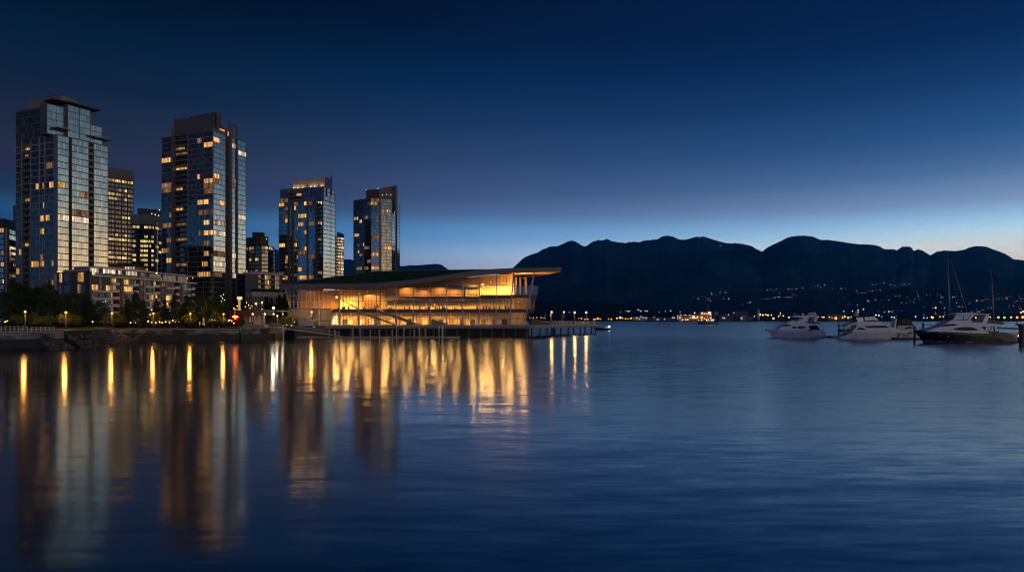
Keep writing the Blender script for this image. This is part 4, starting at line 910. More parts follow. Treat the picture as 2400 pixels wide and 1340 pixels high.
# timber meeting rooms hung inside behind the glass, with a dark band under them
def slope_box(p0, p1, y0, y1, zb, top, name, mat):
    mm = MB(); mm.hexa([(hx(p0), y0, zb), (hx(p1), y0, zb), (hx(p1), y1, zb), (hx(p0), y1, zb), (hx(p0), y0, top(p0)), (hx(p1), y0, top(p1)), (hx(p1), y1, top(p1)), (hx(p0), y1, top(p0))])
    return mm.build(name, mat, hall)
slope_box(930, 1085, FY + 5, FY + 12.6, hz(694), lambda p: min(soff(p) - .7, hz(661)), 'meeting_room', wood_d)
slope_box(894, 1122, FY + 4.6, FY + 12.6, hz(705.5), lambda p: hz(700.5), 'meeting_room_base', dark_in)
slope_box(1088, 1124, FY + 5.3, FY + 12.6, hz(694), lambda p: hz(676), 'meeting_room', wood_l)
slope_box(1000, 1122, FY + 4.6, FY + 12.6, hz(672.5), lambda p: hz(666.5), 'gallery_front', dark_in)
slope_box(846, 880, FY + 6, FY + 11, z1b, lambda p: hz(690), 'meeting_room', wood_d)
# people and furniture read only as a low dark fringe on the floor
rr = random.Random(3)
for i in range(40):
    px = rr.uniform(786, 1200); h = rr.uniform(.9, 1.5)
    if 885 < px < 893: continue
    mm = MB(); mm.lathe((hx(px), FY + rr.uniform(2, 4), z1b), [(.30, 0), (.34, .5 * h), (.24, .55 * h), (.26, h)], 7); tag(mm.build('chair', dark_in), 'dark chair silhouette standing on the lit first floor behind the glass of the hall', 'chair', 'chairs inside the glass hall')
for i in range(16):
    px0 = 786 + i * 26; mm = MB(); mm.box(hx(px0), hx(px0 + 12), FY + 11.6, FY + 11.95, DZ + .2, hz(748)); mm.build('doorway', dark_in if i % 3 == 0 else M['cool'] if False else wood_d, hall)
# columns on the front; the eastern ones lean outwards
cm = plain('column_paint', (.42, .35, .28), .5, var=.08)
for px in (797.6, 842, 884.6, 929, 969.6, 1009, 1047.5, 1085, 1123.5, 1163):
    lean = max(0, (px - 1040) / 123.) * 4.0
    mm = MB()
    mm.bar((hx(px - lean * .8), FY - 1.1, DZ), (hx(px + lean * .2), FY - 1.1, z1a), .75, .75)
    mm.bar((hx(px), FY - 1.1, z1a), (hx(px + lean * .15), FY - 1.1, soff(px) + .1), .42, .6)
    mm.build('column', cm, hall)
for a, b in (((1193, 759), (1205, 637.5)), ((1229, 758), (1252.5, 639))):
    mm = MB(); mm.bar((hx(a[0]), FY - 1.6, hz(a[1])), (hx(b[0]), FY - 1.6, hz(b[1]) + .3), .62, .62); mm.build('column', cm, hall)
mm = MB(); mm.bar((hx(753.5), FY - 2.6, DZ), (hx(752.5), FY - 2.6, soff(753)), .35, .35); mm.build('column', cm, hall)
for (a, ya), (b, yb) in (((1218, 300), (1219, 300)), ((1232, 300), (1232, 300)), ((1208, 296), (1209, 296))):
    mm = MB(); mm.tube((X(a, ya), ya, z2b), (X(b, yb), yb, P(b, 652, ya).z + .6), .55, .55, 10); mm.build('terrace_column', cream, hall)
# curtain wall: one pane per bay and level, with its own mullions
bx_e = [780, 797.6, 842, 884.6, 929, 969.6, 1009, 1047.5, 1085, 1123.5, 1163, 1203]
fm_ = plain('mullion', (.09, .07, .05), .45, .3, var=.08)
def pane(p0, p1, za0, za1, zb0, zb1, Y, n, lean0=0, lean1=0):
    mm = MB(); mm.quad((hx(p0), Y, za0), (hx(p1), Y, za1), (hx(p1 + lean1), Y, zb1), (hx(p0 + lean0), Y, zb0)); w_ = mm.build('window', M['clear'], hall)
    fr_ = MB()
    for i in range(1, n):
        t_ = i / n; x0 = hx(p0 + (p1 - p0) * t_); x1 = hx(p0 + lean0 + (p1 + lean1 - p0 - lean0) * t_)
        fr_.bar((x0, Y - .05, za0), (x1, Y - .05, zb0 + (zb1 - zb0) * t_), .13, .16)
    fr_.bar((hx(p0), Y - .08, zb0 - .06), (hx(p1), Y - .08, zb1 - .06), .2, .2)
    fr_.build('window_frame', fm_, w_)
for p0, p1 in zip(bx_e, bx_e[1:]):
    n = 3 if p1 - p0 < 25 else 6
    le = p0 >= 1120
    pane(p0, p1, DZ + .2, DZ + .2, hz(746), hz(746), FY, n)
    pane(p0, p1, hz(746), hz(746), z1a, z1a, FY, n)
    if not le:
        lv = [z1b, hz(705.5), hz(690), hz(673.5), hz(655)]
        for a, b in zip(lv, lv[1:]):
            s0, s1 = soff(p0), soff(p1)
            if a > min(s0, s1) - 1: break
            last = b >= min(s0, s1) - 1.2
            pane(p0, p1, a, a, s0 if last else b, s1 if last else b, FY, n)
            if last: break
    else:
        pane(p0, p1, z1b, z1b, hz(706), hz(706), FY, n); pane(p0, p1, hz(706), hz(706), z2a, z2a, FY, n)
        pane(p0, p1, z2b, z2b, hz(668), hz(668), FY, 7); pane(p0, p1, hz(668), hz(668), soff(p0), soff(p1), FY, 5)
# eastern end, leaning glass beyond the last column
for za, zb, pa, pb in ((DZ + .2, z1a, 1231, 1243), (z1b, z2a, 1250, 1257)):
    pane(1203, pa, za, za, (za + zb) / 2, (za + zb) / 2, FY, 3, 0, (pb - pa) / 2); pane(1203, (pa + pb) / 2, (za + zb) / 2, (za + zb) / 2, zb, zb, FY, 3, 0, (pb - pa) / 2)
mm = MB(); mm.quad((hx(1252), FY, z1b), (X(1240, FY + 18), FY + 18, z1b), (X(1246, FY + 18), FY + 18, z2a), (hx(1257), FY, z2a)); mm.build('window', M['clear'], hall)
# terrace guard
mm = MB(); mm.hexa([(hx(1204), FY - .75, z2b), (hx(1259), FY - .75, z2b), (hx(1259), FY - .68, z2b), (hx(1204), FY - .68, z2b), (hx(1204), FY - .75, hz(670)), (hx(1262), FY - .75, hz(670)), (hx(1262), FY - .68, hz(670)), (hx(1204), FY - .68, hz(670))]); g_ = mm.build('terrace_guard', M['rail_glass'], hall)
fr_ = MB(); fr_.bar((hx(1203), FY - .8, hz(669.5)), (hx(1262.5), FY - .8, hz(669.5)), .22, .25); fr_.bar((hx(1203), FY - .8, hz(678.5)), (hx(1261), FY - .8, hz(678.5)), .1, .12)
for i in range(9): fr_.bar((hx(1204 + 6.8 * i), FY - .8, z2b), (hx(1204.5 + 7.15 * i), FY - .8, hz(670)), .1, .12)
fr_.build('guard_rail', fm_, g_)
# slanting glass room at the west end: lattice of pale mullions
le0, le1 = 683.5, 671
mull = plain('pale_mullion', (.55, .46, .32), .5, var=.05)
def lerp(a, b, t): return a + (b - a) * t
gp = MB(); gp.quad((hx(le0), FY - 1.9, z1b), (hx(779), FY - 1.9, z1b), (hx(779), FY - 1.9, soff(770)), (hx(le1), FY - 1.9, soff(680))); gw = gp.build('window', M['clear'], hall)
fr_ = MB()
for t_ in (.33, .66): fr_.bar((hx(lerp(le0, le1, 1 - t_)), FY - 2.0, lerp(soff(700), z1b, t_)), (hx(779), FY - 2.0, lerp(soff(700), z1b, t_)), .2, .2)
for i, (a, b) in enumerate(((683.5, 671), (685.5, 674), (684.5, 683), (692.5, 692.5), (700.5, 703.5), (711, 711), (724, 721), (731.5, 732), (740.5, 741), (762, 760.5))):
    fr_.bar((hx(a), FY - 2.0, z1b), (hx(b), FY - 2.0, soff(b)), .2, .2)
fr_.build('window_frame', mull, gw)
sb = MB(); sb.quad((X(689, FY + 16), FY + 16, z1b), (hx(le0), FY - 1.9, z1b), (hx(le1), FY - 1.9, soff(680)), (X(680, FY + 16), FY + 16, soff(680))); sb.build('window', M['clear'], hall)
# two long stair ramps down the front
ramp_m = plain('ramp_parapet', (.20, .17, .16), .6, var=.1)
def ramp(a, b, dep, th, name='stair_ramp'):
    mm = MB(); z_a, z_b = hz(a[1]), hz(b[1])
    mm.hexa([(hx(a[0]), FY - dep, z_a - th), (hx(b[0]), FY - dep, max(z_b - th, DZ + .01)), (hx(b[0]), FY - dep + 1.9, max(z_b - th, DZ + .01)), (hx(a[0]), FY - dep + 1.9, z_a - th), (hx(a[0]), FY - dep, z_a), (hx(b[0]), FY - dep, z_b), (hx(b[0]), FY - dep + 1.9, z_b), (hx(a[0]), FY - dep + 1.9, z_a)])
    return mm.build(name, ramp_m, hall)
ramp((843, 727), (930, 759.5), 3.6, 1.1); ramp((887, 723.5), (970, 754), 3.4, 1.1); ramp((970, 754), (992, 761.2), 3.4, 1.0)
mm = MB(); mm.bar((hx(798), FY - 1.3, hz(699.5)), (hx(843), FY - 1.3, hz(725)), .3, .4); mm.build('stair_stringer', ramp_m, hall)
mm = MB(); mm.bar((hx(885), FY - 1.3, hz(707)), (hx(887), FY - 1.3, hz(724)), .2, .2); mm.build('stair_stringer', ramp_m, hall)
# low curved parapets by the doors
for p0, p1, py in ((1013, 1046, 748), (955, 972, 752)):
    n_ = 6; top = [(p0 + (p1 - p0) * i / n_, py + 11 * (i / n_) ** 2) for i in range(n_ + 1)]
    mm = MB()
    for (a, ya), (b, yb) in zip(top, top[1:]):
        mm.hexa([(hx(a), FY - 3, DZ), (hx(b), FY - 3, DZ), (hx(b), FY - 2.6, DZ), (hx(a), FY - 2.6, DZ), (hx(a), FY - 3, hz(ya)), (hx(b), FY - 3, hz(yb)), (hx(b), FY - 2.6, hz(yb)), (hx(a), FY - 2.6, hz(ya))])
    mm.build('parapet', ramp_m, hall)
# lamps inside: real lights hung with glowing fittings
def hang(px, y, z, power, r=.35, colr=(1, .60, .20), glow=26, fit=True, up=False):
    glow = 1.4 if glow < 30 else 2.6; fr_ = r * (.8 if glow > 3 else .6); power *= 1.35
    if px < 1200 and y < FY + 9.5:      # shaded fittings that throw their light down and to the walls
        ld = bpy.data.lights.new('hall_lamp', 'AREA'); ld.shape = 'DISK'; ld.size = 3.0 if power > 900 else 2.0; ld.energy = power * 1.5
    else:
        ld = bpy.data.lights.new('hall_lamp', 'POINT'); ld.shadow_soft_size = 2.0 if power > 900 else 1.3; ld.energy = power
    ld.color = colr
    if up:
        ld = bpy.data.lights.new('soffit_uplight', 'AREA'); ld.shape = 'DISK'; ld.size = 2.5; ld.energy = power; ld.color = colr
    lo = bpy.data.objects.new('soffit_uplight' if up else 'hall_lamp', ld); col.objects.link(lo); lo.parent = hall; lo.location = Vector((X(px, y), y, z)) - hall.location
    if up: lo.rotation_euler = (math.pi, 0, 0)
    if fit: MB().ball((X(px, y), y, z + .3), fr_, 8).build('hanging_lamp', emit_cached(colr, glow), hall)
_ec = {}
def emit_cached(c, s):
    kk = (round(c[1], 2), round(s, 1))
    if kk not in _ec: _ec[kk] = emit('lamp_glow', c, s)
    return _ec[kk]
amber = (1, .53, .15)
hang(789, FY + 6, hz(697), 2600, .8, amber, 30); hang(812, FY + 5, hz(690), 1700, .4, amber, 20); hang(836, FY + 4, hz(716), 500, .35, amber, 36); hang(862, FY + 3.5, hz(684), 900, .3, amber, 16)
hang(905, FY + 3, hz(711), 800, .35, amber, 34); hang(900, FY + 4, hz(690), 1200, .3, amber, 16)
for px, py, pw in ((950, 676, 500), (990, 684, 420), (1030, 676, 420), (1066, 682, 450)): hang(px, FY + 2.4, hz(py) + 1, pw, .15, amber, 10, False)
for px in (925, 962, 1000, 1040, 1075, 1106): hang(px, FY + 9, hz(712), 520, .25, amber, 30, True)
hang(1018, FY + 8, hz(714), 1100, .5, amber, 26)
hang(1131, FY + 6, hz(667), 2200, .9, (1, .55, .17), 34); hang(1110, FY + 3.4, hz(660), 900, .3, (1, .60, .2), 16); hang(1150, FY + 5, hz(660), 1500, .4, (1, .55, .17), 16); hang(1180, FY + 7, hz(664), 2600, .5, (1, .60, .22), 16); hang(1197, FY + 6, hz(655), 1500, .4, (1, .55, .18), 12)
hang(1140, FY + 6, hz(706), 500, .25, amber, 16); hang(1178, FY + 7, hz(708), 420, .25, amber, 24); hang(1215, FY + 8, hz(708), 200, .25, amber, 14)
hang(1216, FY + 10, z2b + .5, 1500, .35, (1, .48, .14), 14, False, True); hang(1238, FY + 3, z2b + .5, 1500, .3, (1, .48, .14), 10, False, True); hang(1243, FY + 16, z2b + .5, 1500, .3, (1, .48, .14), 10, False, True); hang(1228, FY + 9, hz(650), 500, .3, (1, .55, .2), 14)
for px, pw in ((800, 900), (822, 1100), (850, 800), (905, 700), (940, 700), (985, 800), (1015, 800), (1055, 700), (1100, 480), (1140, 260)): hang(px, FY + 6, hz(738), pw, .25, (1, .55, .18), 40, True)
hang(862, FY + 3, hz(749), 200, .2, (1, .66, .3), 40); hang(788, FY + 3, hz(747.5), 200, .2, (1, .66, .3), 40)
hang(1222, FY + 6, hz(704), 420, .2, amber, 20); hang(1214, FY + 5, hz(738), 300, .2, amber, 20); hang(735, FY + 8, hz(712), 230, .2, amber, 26); hang(720, FY + 10, hz(686), 240, .2, amber, 26); hang(765, FY + 8, hz(684), 300, .2, amber, 30); hang(700, FY + 6, hz(700), 170, .15, amber, 20)
# ------------------------------------------------------------------ pier
pier = thing('pier', 'wide concrete pier on dark piles carrying the glass hall', 'pier', (X(1000, 262), 262, 0))
dk = [(X(762, 258), 258), (X(1250, 262), 262), (X(1400, 332), 332), (X(1385, 352), 352), (X(1236, 302), 302), (X(690, 292), 292)]
MB().prism(dk, DZ - 1.25, DZ).build('deck', M['conc'], pier)
fz = MB()
for (a, b) in ((dk[0], dk[1]), (dk[1], dk[2])):
    fz.bar((a[0], a[1] - .15, DZ - .25), (b[0], b[1] - .15, DZ - .25), .35, .45)
fz.build('deck_edge', M['conc_pale'], pier)
for i in range(46):
    t_ = i / 45.; 
    if t_ < .78: x_, y_ = lerp(dk[0][0], dk[1][0], t_ / .78), lerp(dk[0][1], dk[1][1], t_ / .78) + 2.5 + (i % 2) * 9
    else: x_, y_ = lerp(dk[1][0], dk[2][0], (t_ - .78) / .22), lerp(dk[1][1], dk[2][1], (t_ - .78) / .22) + 2.5 + (i % 2) * 5
    MB().tube((x_, y_, -1), (x_, y_, DZ - 1.25), .38, .38, 8).build('pile', M['conc_dark'], pier)
MB().box(X(1292, 286), X(1300.5, 286), 285, 289, -1, DZ - 1.25).build('pile_block', M['conc_dark'], pier)
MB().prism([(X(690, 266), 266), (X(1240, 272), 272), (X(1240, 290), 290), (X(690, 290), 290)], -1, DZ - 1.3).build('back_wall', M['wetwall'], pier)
# balustrade at the pier end and the brown mound behind it
ra = thing('balustrade', 'pale slatted balustrade at the far end of the pier', 'railing', (X(1292, 300), 300, DZ))
a, b = Vector((X(1294, 296), 296)), Vector((X(1396, 334), 334))
rm = MB(); rm.bar((a.x, a.y, DZ + 1.5), (b.x, b.y, DZ + 1.2), .16, .16); rm.build('rail', M['white'], ra)
for i in range(34):
    p = a.lerp(b, i / 33); MB().box(p.x - .1, p.x + .1, p.y - .1, p.y + .1, DZ, DZ + 1.4).build('post', M['white'], ra)
MB().prism([(a.x, a.y + .2), (b.x, b.y + .2), (b.x, b.y + .4), (a.x, a.y + .4)], DZ, DZ + .9).build('panel', M['crown'], ra)
mo = [(X(1244, 290), 290), (X(1290, 296), 296), (X(1300, 310), 310), (X(1240, 312), 312)]
tag(MB().prism(mo, DZ, 0, zt=[DZ + 2.6, DZ + .8, DZ + .9, DZ + 3.0]).build('ramp', M['brown']), 'brown sloping ramp mound at the end of the pier behind the glass hall', 'ramp')
# white kiosk by the solid end wall
t = thing('kiosk', 'pale boxy kiosk with one sloping end against the grey end wall of the hall', 'kiosk', (X(718, 262), 262, DZ))
MB().prism([(X(699, 264), 264), (X(737, 264), 264), (X(737, 268), 268), (X(699, 268), 268)], LZ, 0, top=[(X(699.5, 264), 264), (X(730, 264), 264), (X(730, 268), 268), (X(699.5, 268), 268)], zt=[Z(747, 264)] * 4).build('body', M['white'], t)
MB().box(X(698.5, 264), X(731, 264), 263.8, 268.2, Z(747, 264), Z(746, 264)).build('roof', M['grey_metal'], t)
tag(MB().prism([(X(690, 258), 258), (X(762, 258), 258), (X(762, 262), 262), (X(690, 262), 262)], -1, LZ + .3).build('quay_wall', M['conc_dark']), 'dark quay wall beside the gangway below the kiosk', 'wall')
# gangway with lattice sides
t = thing('gangway', 'long sloping gangway with lattice sides from the shore down to the float', 'gangway', (X(640, 238), 238, LZ))
a, b = Vector((X(634, 238), 238, LZ + .1)), Vector((X(796, 252), 252, .75))
MB().bar(a, b, 2.2, .35).build('deck', M['grey_metal'], t)
d = (b - a); nn = Vector((d.y, -d.x, 0)).normalized() * 1.0
for s_ in (1, -1):
    mm = MB(); u = Vector((0, 0, 1.35))
    mm.bar(a + nn * s_ + u, b + nn * s_ + u, .14, .14)
    for i in range(30):
        p, q_ = a + d * (i / 30), a + d * ((i + 1) / 30)
        mm.bar(p + nn * s_ + (u if i % 2 else Vector((0, 0, .1))), q_ + nn * s_ + (Vector((0, 0, .1)) if i % 2 else u), .08, .08)
    mm.build('lattice_rail', M['pole'], t)
# float with its piles
t = thing('floating_dock', 'long low floating dock in front of the pier piles', 'dock', (X(880, 250), 250, 0))
MB().box(X(700, 252), X(1076, 252), 250, 253.5, -.3, .55).build('float', M['conc'], t)
MB().box(X(1050, 251), X(1078, 251), 248.8, 250, -.3, .42).build('float_end', M['conc_pale'], t)
for px, py in ((771.8, 764), (784.5, 773), (826.8, 763), (844, 770), (868, 772), (889, 772), (919.5, 772), (946, 763), (971, 772), (983, 763), (997, 770), (1028.5, 762)):
    o_ = MB().tube((X(px, 249.6), 249.6, -2), (X(px, 249.6), 249.6, Z(py, 249.6)), .28, .28, 10).build('mooring_pile', M['pole'])
    tag(o_, 'slim pale mooring pile holding the float in front of the glass hall', 'pile', 'slim pale mooring piles along the float')
for px, py, lab in ((664, 762, 'pale mooring pile standing beside the shore end of the lattice gangway'), (929.6, 729, 'tallest thin pale mast pile in front of the stair ramps'), (1037, 760, 'thick white mooring pile near the outer end of the float')):
    Yp = 236 if px < 700 else 249.4
    tag(MB().tube((X(px, Yp), Yp, -2), (X(px, Yp), Yp, Z(py, Yp)), .3 if px != 929.6 else .16, None, 10).build('mooring_pile', M['white']), lab, 'pile')
# ------------------------------------------------------------------ lamps
def lamp(px, Y, pytop, pybase, label, lampm='lamp_orange', r=.32, heads=1, group='promenade lamps'):
    zb = LZ if pybase is None else max(Z(pybase, Y), .3)
    zt = Z(pytop, Y); x = X(px, Y)
    t = thing('street_lamp', label, 'street lamp', (x, Y, zb), group)
    MB().lathe((x, Y, zb), [(.2, 0), (.17, .5), (.085, .6), (.065, zt - zb - r * 1.2)], 8).build('post', M['lamp_post'], t)
    c = MB(); c.lathe((x, Y, zt), [(r * .45, -r * 1.35), (r * .5, -r * .85), (r * .3, -r * .8)], 10); c.lathe((x, Y, zt), [(r * .7, r * .92), (r * .4, r * 1.15), (.04, r * 1.4)], 10); c.build('cap', M['dark_metal'], t)
    MB().ball((x, Y, zt), r, 12).build('globe', M[lampm], t)
    ld = bpy.data.lights.new('street_lamp_light', 'POINT'); ld.energy = {'lamp_orange': 1050, 'lamp_warm': 500, 'lamp_white': 330}[lampm] * (r / .32) ** 2
    ld.color = {'lamp_orange': (1, .44, .09), 'lamp_warm': (1, .62, .26), 'lamp_white': (1, .78, .52)}[lampm]; ld.shadow_soft_size = .42
    lo = bpy.data.objects.new('street_lamp_light', ld); col.objects.link(lo); lo.parent = t; lo.location = (0, -.6, zt - zb)
    return t
lamp(59, 190, 730.5, 768, 'orange park lamp beside the railing of the near seawall')
lamp(154.5, 184, 732, 771, 'orange park lamp lighting a small green tree beside the lawn')
lamp(262.5, 206, 734, 769, 'orange park lamp in front of a yellow lit bush near the rocks')
lamp(359.5, 222, 734.5, 767, 'orange park lamp standing between dark conifers with a smaller light above it')
lamp(446, 230, 735, 768, 'orange park lamp glowing inside a round yellow lit tree')
lamp(524, 236, 736, 766, 'orange park lamp beside the large dark tree next to the red lit restaurant')
lamp(730.5, 266, 731, 748, 'orange lamp in front of the solid grey end wall of the hall', r=.42)
lamp(641, 247, 721.5, 760, 'tall white lamp at the shore end of the gangway', 'lamp_white', .5)
lamp(650, 250, 740, 760, 'small white lamp just behind the gangway entrance', 'lamp_white', .3)
lamp(663, 262, 735.8, 752, 'small white lamp on the grass bank beside the hall', 'lamp_white', .22)
lamp(600, 330, 711.5, 735, 'large white globe lamp in front of the slatted podium hall', 'lamp_warm', .55)
lamp(614, 335, 708.5, 735, 'white globe lamp close to the dark trees of the podium hall', 'lamp_warm', .45)
lamp(615, 330, 725, 738, 'low white globe lamp below the slatted podium hall', 'lamp_white', .4)
pg = 'lamps on the pier end'
lamp(1293, 300, 731, 758, 'pier lamp nearest the glass hall', 'lamp_warm', .42, group=pg)
lamp(1321.5, 306, 731, 757, 'smaller whiter pier lamp, second from the glass hall', 'lamp_white', .32, group=pg)
lamp(1347, 314, 732, 757, 'pier lamp, third from the glass hall', 'lamp_warm', .46, group=pg)
lamp(1374, 322, 732, 757, 'pier lamp farthest from the glass hall above the balustrade', 'lamp_warm', .48, group=pg)
for px, lab in ((1290.5, 'bare thin post beside the pier lamp nearest the glass hall'), (1317, 'bare thin post beside the smaller whiter pier lamp'), (1279, 'short bare white post on the brown mound')):
    tag(MB().tube((X(px, 300), 300, DZ), (X(px, 300), 300, Z(735 if px != 1279 else 737, 300)), .08, .06).build('post', M['pole']), lab, 'post')
# small warm lanterns on the cafe terraces under the trees
lant0 = None
for i, (px, Y, py, c) in enumerate([(12, 225, 754, 'o'), (17, 226, 752, 'o'), (147, 250, 707, 'o'), (144, 250, 715, 'o'), (215, 250, 705, 'w'), (242, 250, 707, 'w'), (248, 250, 706, 'w'), (303, 250, 708, 'o'), (308, 250, 708, 'o'), (376, 250, 728, 'w'), (398, 250, 729, 'w'), (352, 238, 737, 'o'), (217, 228, 754, 'o'), (306, 232, 756, 'o'), (318, 232, 756, 'o'), (331, 233, 755.5, 'o'), (347, 233, 753, 'o'), (356, 234, 755, 'o'), (365, 234, 756, 'o'), (374, 234, 754.5, 'o'), (380, 234, 756, 'o'), (388, 235, 754, 'o'), (397, 235, 755.5, 'o'), (405, 235, 751, 'o'), (411, 235, 754, 'o'), (419, 236, 754.5, 'o'), (477, 238, 748, 'w'), (491, 240, 748, 'w'), (497, 240, 749, 'w'), (504, 240, 749.5, 'w'), (502, 240, 736, 'w'), (536, 250, 752, 'w'), (690, 262, 755, 'w'), (672, 248, 761, 'w'), (683, 250, 762, 'w'), (654, 244, 760, 'w'), (736, 256, 766, 'w'), (518, 244, 694, 'w'), (522, 244, 699, 'w'), (519, 244, 706, 'w'), (524, 244, 690, 'w'), (526, 244, 703, 'w'), (548, 300, 722, 'o'), (556, 300, 717, 'o'), (575, 340, 719, 'o'), (583, 340, 715, 'o'), (578, 340, 709, 'o'), (586, 340, 722, 'o'), (590, 340, 717, 'o'), (543, 250, 752, 'o'), (548, 250, 757, 'o'), (629, 300, 728, 'w'), (672, 270, 745, 'w')]):
    x, z = X(px, Y), Z(py, Y)
    t = thing('lantern', 'small glowing lantern among the dark park trees' if c == 'o' else 'small pale lantern along the waterside terraces', 'lantern', (x, Y, z), 'small amber lanterns' if c == 'o' else 'small pale lanterns')
    MB().ball((x, Y, z), .2 if c == 'o' else .15, 8).build('globe', M['lantern' if c == 'o' else 'lamp_white'], t)
    MB().tube((x, Y, LZ if z < LZ + 4 else z - 2.5), (x, Y, z - .15), .04, .04, 6).build('post', M['dark_metal'], t)
# closed parasols, pylon sign, low hedge
for i, (px, py, lab) in enumerate(((450, 758.5, 'pale slanting parasol canopy nearest the round lit tree'), (455, 762, 'lower pale slanting parasol canopy beside the dark tree'))):
    t = thing('parasol', lab, 'parasol', (X(px, 232), 232, LZ))
    MB().tube((X(px, 232), 232, LZ), (X(px, 232), 232, Z(py, 232)), .05).build('pole', M['pole'], t)
    MB().hexa([(X(px - 5, 232), 231, Z(py + 2.5, 232)), (X(px + 5, 232), 231, Z(py - 1, 232)), (X(px + 5, 233), 233, Z(py - 1, 232)), (X(px - 5, 233), 233, Z(py + 2.5, 232)), (X(px - 4.6, 232), 231.4, Z(py + 1.7, 232)), (X(px + 5, 232), 231.4, Z(py - 2, 232)), (X(px + 5, 233), 232.6, Z(py - 2, 232)), (X(px - 4.6, 233), 232.6, Z(py + 1.7, 232))]).build('canopy', M['white'], t)
t = thing('sculpture', 'slim lit column sculpture standing on the promenade beside the parasols', 'sculpture', (X(477, 233), 233, LZ))
MB().lathe((X(477, 233), 233, LZ), [(.55, 0), (.5, .5), (.3, .6), (.4, 1.4), (.25, 2.2), (.32, 2.9), (.12, 3.4)], 10).build('column', M['conc_pale'], t)
MB().ball((X(478.5, 232), 232.2, LZ + .9), .14, 8).build('ground_lamp', M['lamp_orange'], t)
tag(MB().tube((X(468.5, 231), 231, LZ), (X(468.5, 231), 231, Z(754, 231)), .22, .2, 8).build('bollard', M['white']), 'thick white post on the promenade between parasols and sculpture', 'post')
# ------------------------------------------------------------------ trees
def leafmat(name, c, c2):
    k = NT(name); tc = k.n('ShaderNodeTexCoord'); nz = k.n('ShaderNodeTexNoise', i_Scale=.9, i_Detail=4.0); k.l(tc.outputs['Object'], nz.inputs['Vector'])
    cc = k.ramp(nz.outputs['Fac'], [(.35, c), (.65, c2)])
    d = k.n('ShaderNodeBsdfDiffuse'); tl = k.n('ShaderNodeBsdfTranslucent'); k.l(cc, d.inputs[0]); k.l(cc, tl.inputs[0])
    k.l(k.mix(.3, d.outputs[0], tl.outputs[0]), k.out.inputs[0]); return k.mat
LF_d = leafmat('dark_foliage', (.05, .085, .028), (.085, .13, .04))
LF_m = leafmat('maple_foliage', (.13, .17, .03), (.22, .24, .045))
bark = plain('bark', (.09, .07, .05), .9, var=.4, scale=2)
def crown(kind, h, r, n, seed, leaf):
    rg = random.Random(seed); m = MB()
    clumps = []
    nc = 46
    for i in range(nc):
        if kind == 'cone':
            t = rg.random() ** .8; rr_ = r * (1 - t) ** .75 * rg.uniform(.35, 1.05); a_ = rg.uniform(0, 6.28)
            clumps.append((Vector((math.cos(a_) * rr_, math.sin(a_) * rr_, h * (.06 + .93 * t))), r * (.16 + .34 * (1 - t))))
        elif kind == 'column':
            t = rg.random(); rr_ = r * (math.sin(math.pi * min(1, .12 + t * .86)) ** .5) * rg.uniform(.3, 1.0); a_ = rg.uniform(0, 6.28)
            clumps.append((Vector((math.cos(a_) * rr_, math.sin(a_) * rr_, h * (.02 + .95 * t))), r * .42))
        else:
            v = Vector((rg.gauss(0, 1), rg.gauss(0, 1), rg.gauss(0, 1))).normalized() * rg.uniform(.45, 1) ** .6
            clumps.append((Vector((v.x * r, v.y * r, h * .5 + v.z * h * .46)), r * rg.uniform(.22, .42)))
    for i in range(n):
        c, cr = rg.choice(clumps)
        p = c + Vector((rg.gauss(0, .5), rg.gauss(0, .5), rg.gauss(0, .42))) * cr
        s = leaf * rg.uniform(.5, 1.15)
        u = Vector((rg.gauss(0, 1), rg.gauss(0, 1), rg.gauss(0, .7))).normalized(); w_ = u.cross(Vector((rg.gauss(0, 1), rg.gauss(0, 1), rg.gauss(0, 1)))).normalized()
        m.quad(p - u * s * .5, p + w_ * s * .32, p + u * s * .5, p - w_ * s * .32)
    return m, clumps
def tree_proto(kind, h, r, th, n, seed, leaf, mat, name='tree'):
    t = thing(name, '-', 'tree', (0, 0, 0))
    m, cl = crown(kind, h, r, n, seed, leaf)
    for p in m.v: p.z += th
    c = m.build('crown', mat, t)
    tr = MB(); rg = random.Random(seed + 1)
    tr.tube((0, 0, -.3), (.1, 0, th + h * .35), .12 + h * .012, .08 + h * .006, 7)
    if kind == 'round':
        for cc, cr in cl[:12]: tr.tube((.05, 0, th + h * .1), (cc.x * .9, cc.y * .9, cc.z + th), .09, .03, 5)
    else: tr.tube((.1, 0, th + h * .35), (0, 0, th + h * .92), .08 + h * .006, .03, 6)
    tr.build('trunk', bark, t); return t
TP = {'cone': tree_proto('cone', 13, 3.0, .8, 2600, 1, .62, LF_d, 'conifer'), 'cone2': tree_proto('cone', 10, 2.6, .6, 2200, 2, .58, LF_d, 'conifer'),
      'col': tree_proto('column', 12, 2.2, .7, 2600, 3, .6, LF_d, 'columnar_tree'), 'big': tree_proto('round', 11, 6.2, 1.6, 5200, 4, .75, LF_d, 'broad_tree'),
      'map': tree_proto('round', 4.2, 2.5, 1.9, 1300, 5, .42, LF_m, 'maple'), 'map2': tree_proto('round', 4.6, 2.2, 1.5, 1300, 6, .40, LF_m, 'maple')}
used = set()
def tree(kd, px, Y, pytop, label, wide=1.0, base=LZ):
    p = TP[kd]; zt = Z(pytop, Y)
    ht = {'cone': 13.8, 'cone2': 10.6, 'col': 12.7, 'big': 12.6, 'map': 6.1, 'map2': 6.1}[kd]
    s = (zt - base) / ht
    loc = (X(px, Y), Y, base)
    rz = (px * 7.13) % 6.28
    if kd not in used:
        used.add(kd); p.location = loc; p.scale = (s * wide, s * wide, s); p.rotation_euler = (0, 0, rz); p['label'] = label; p['group'] = 'park trees'
        return p
    return dup(p, loc, label, rz, (s * wide, s * wide, s), 'park trees')
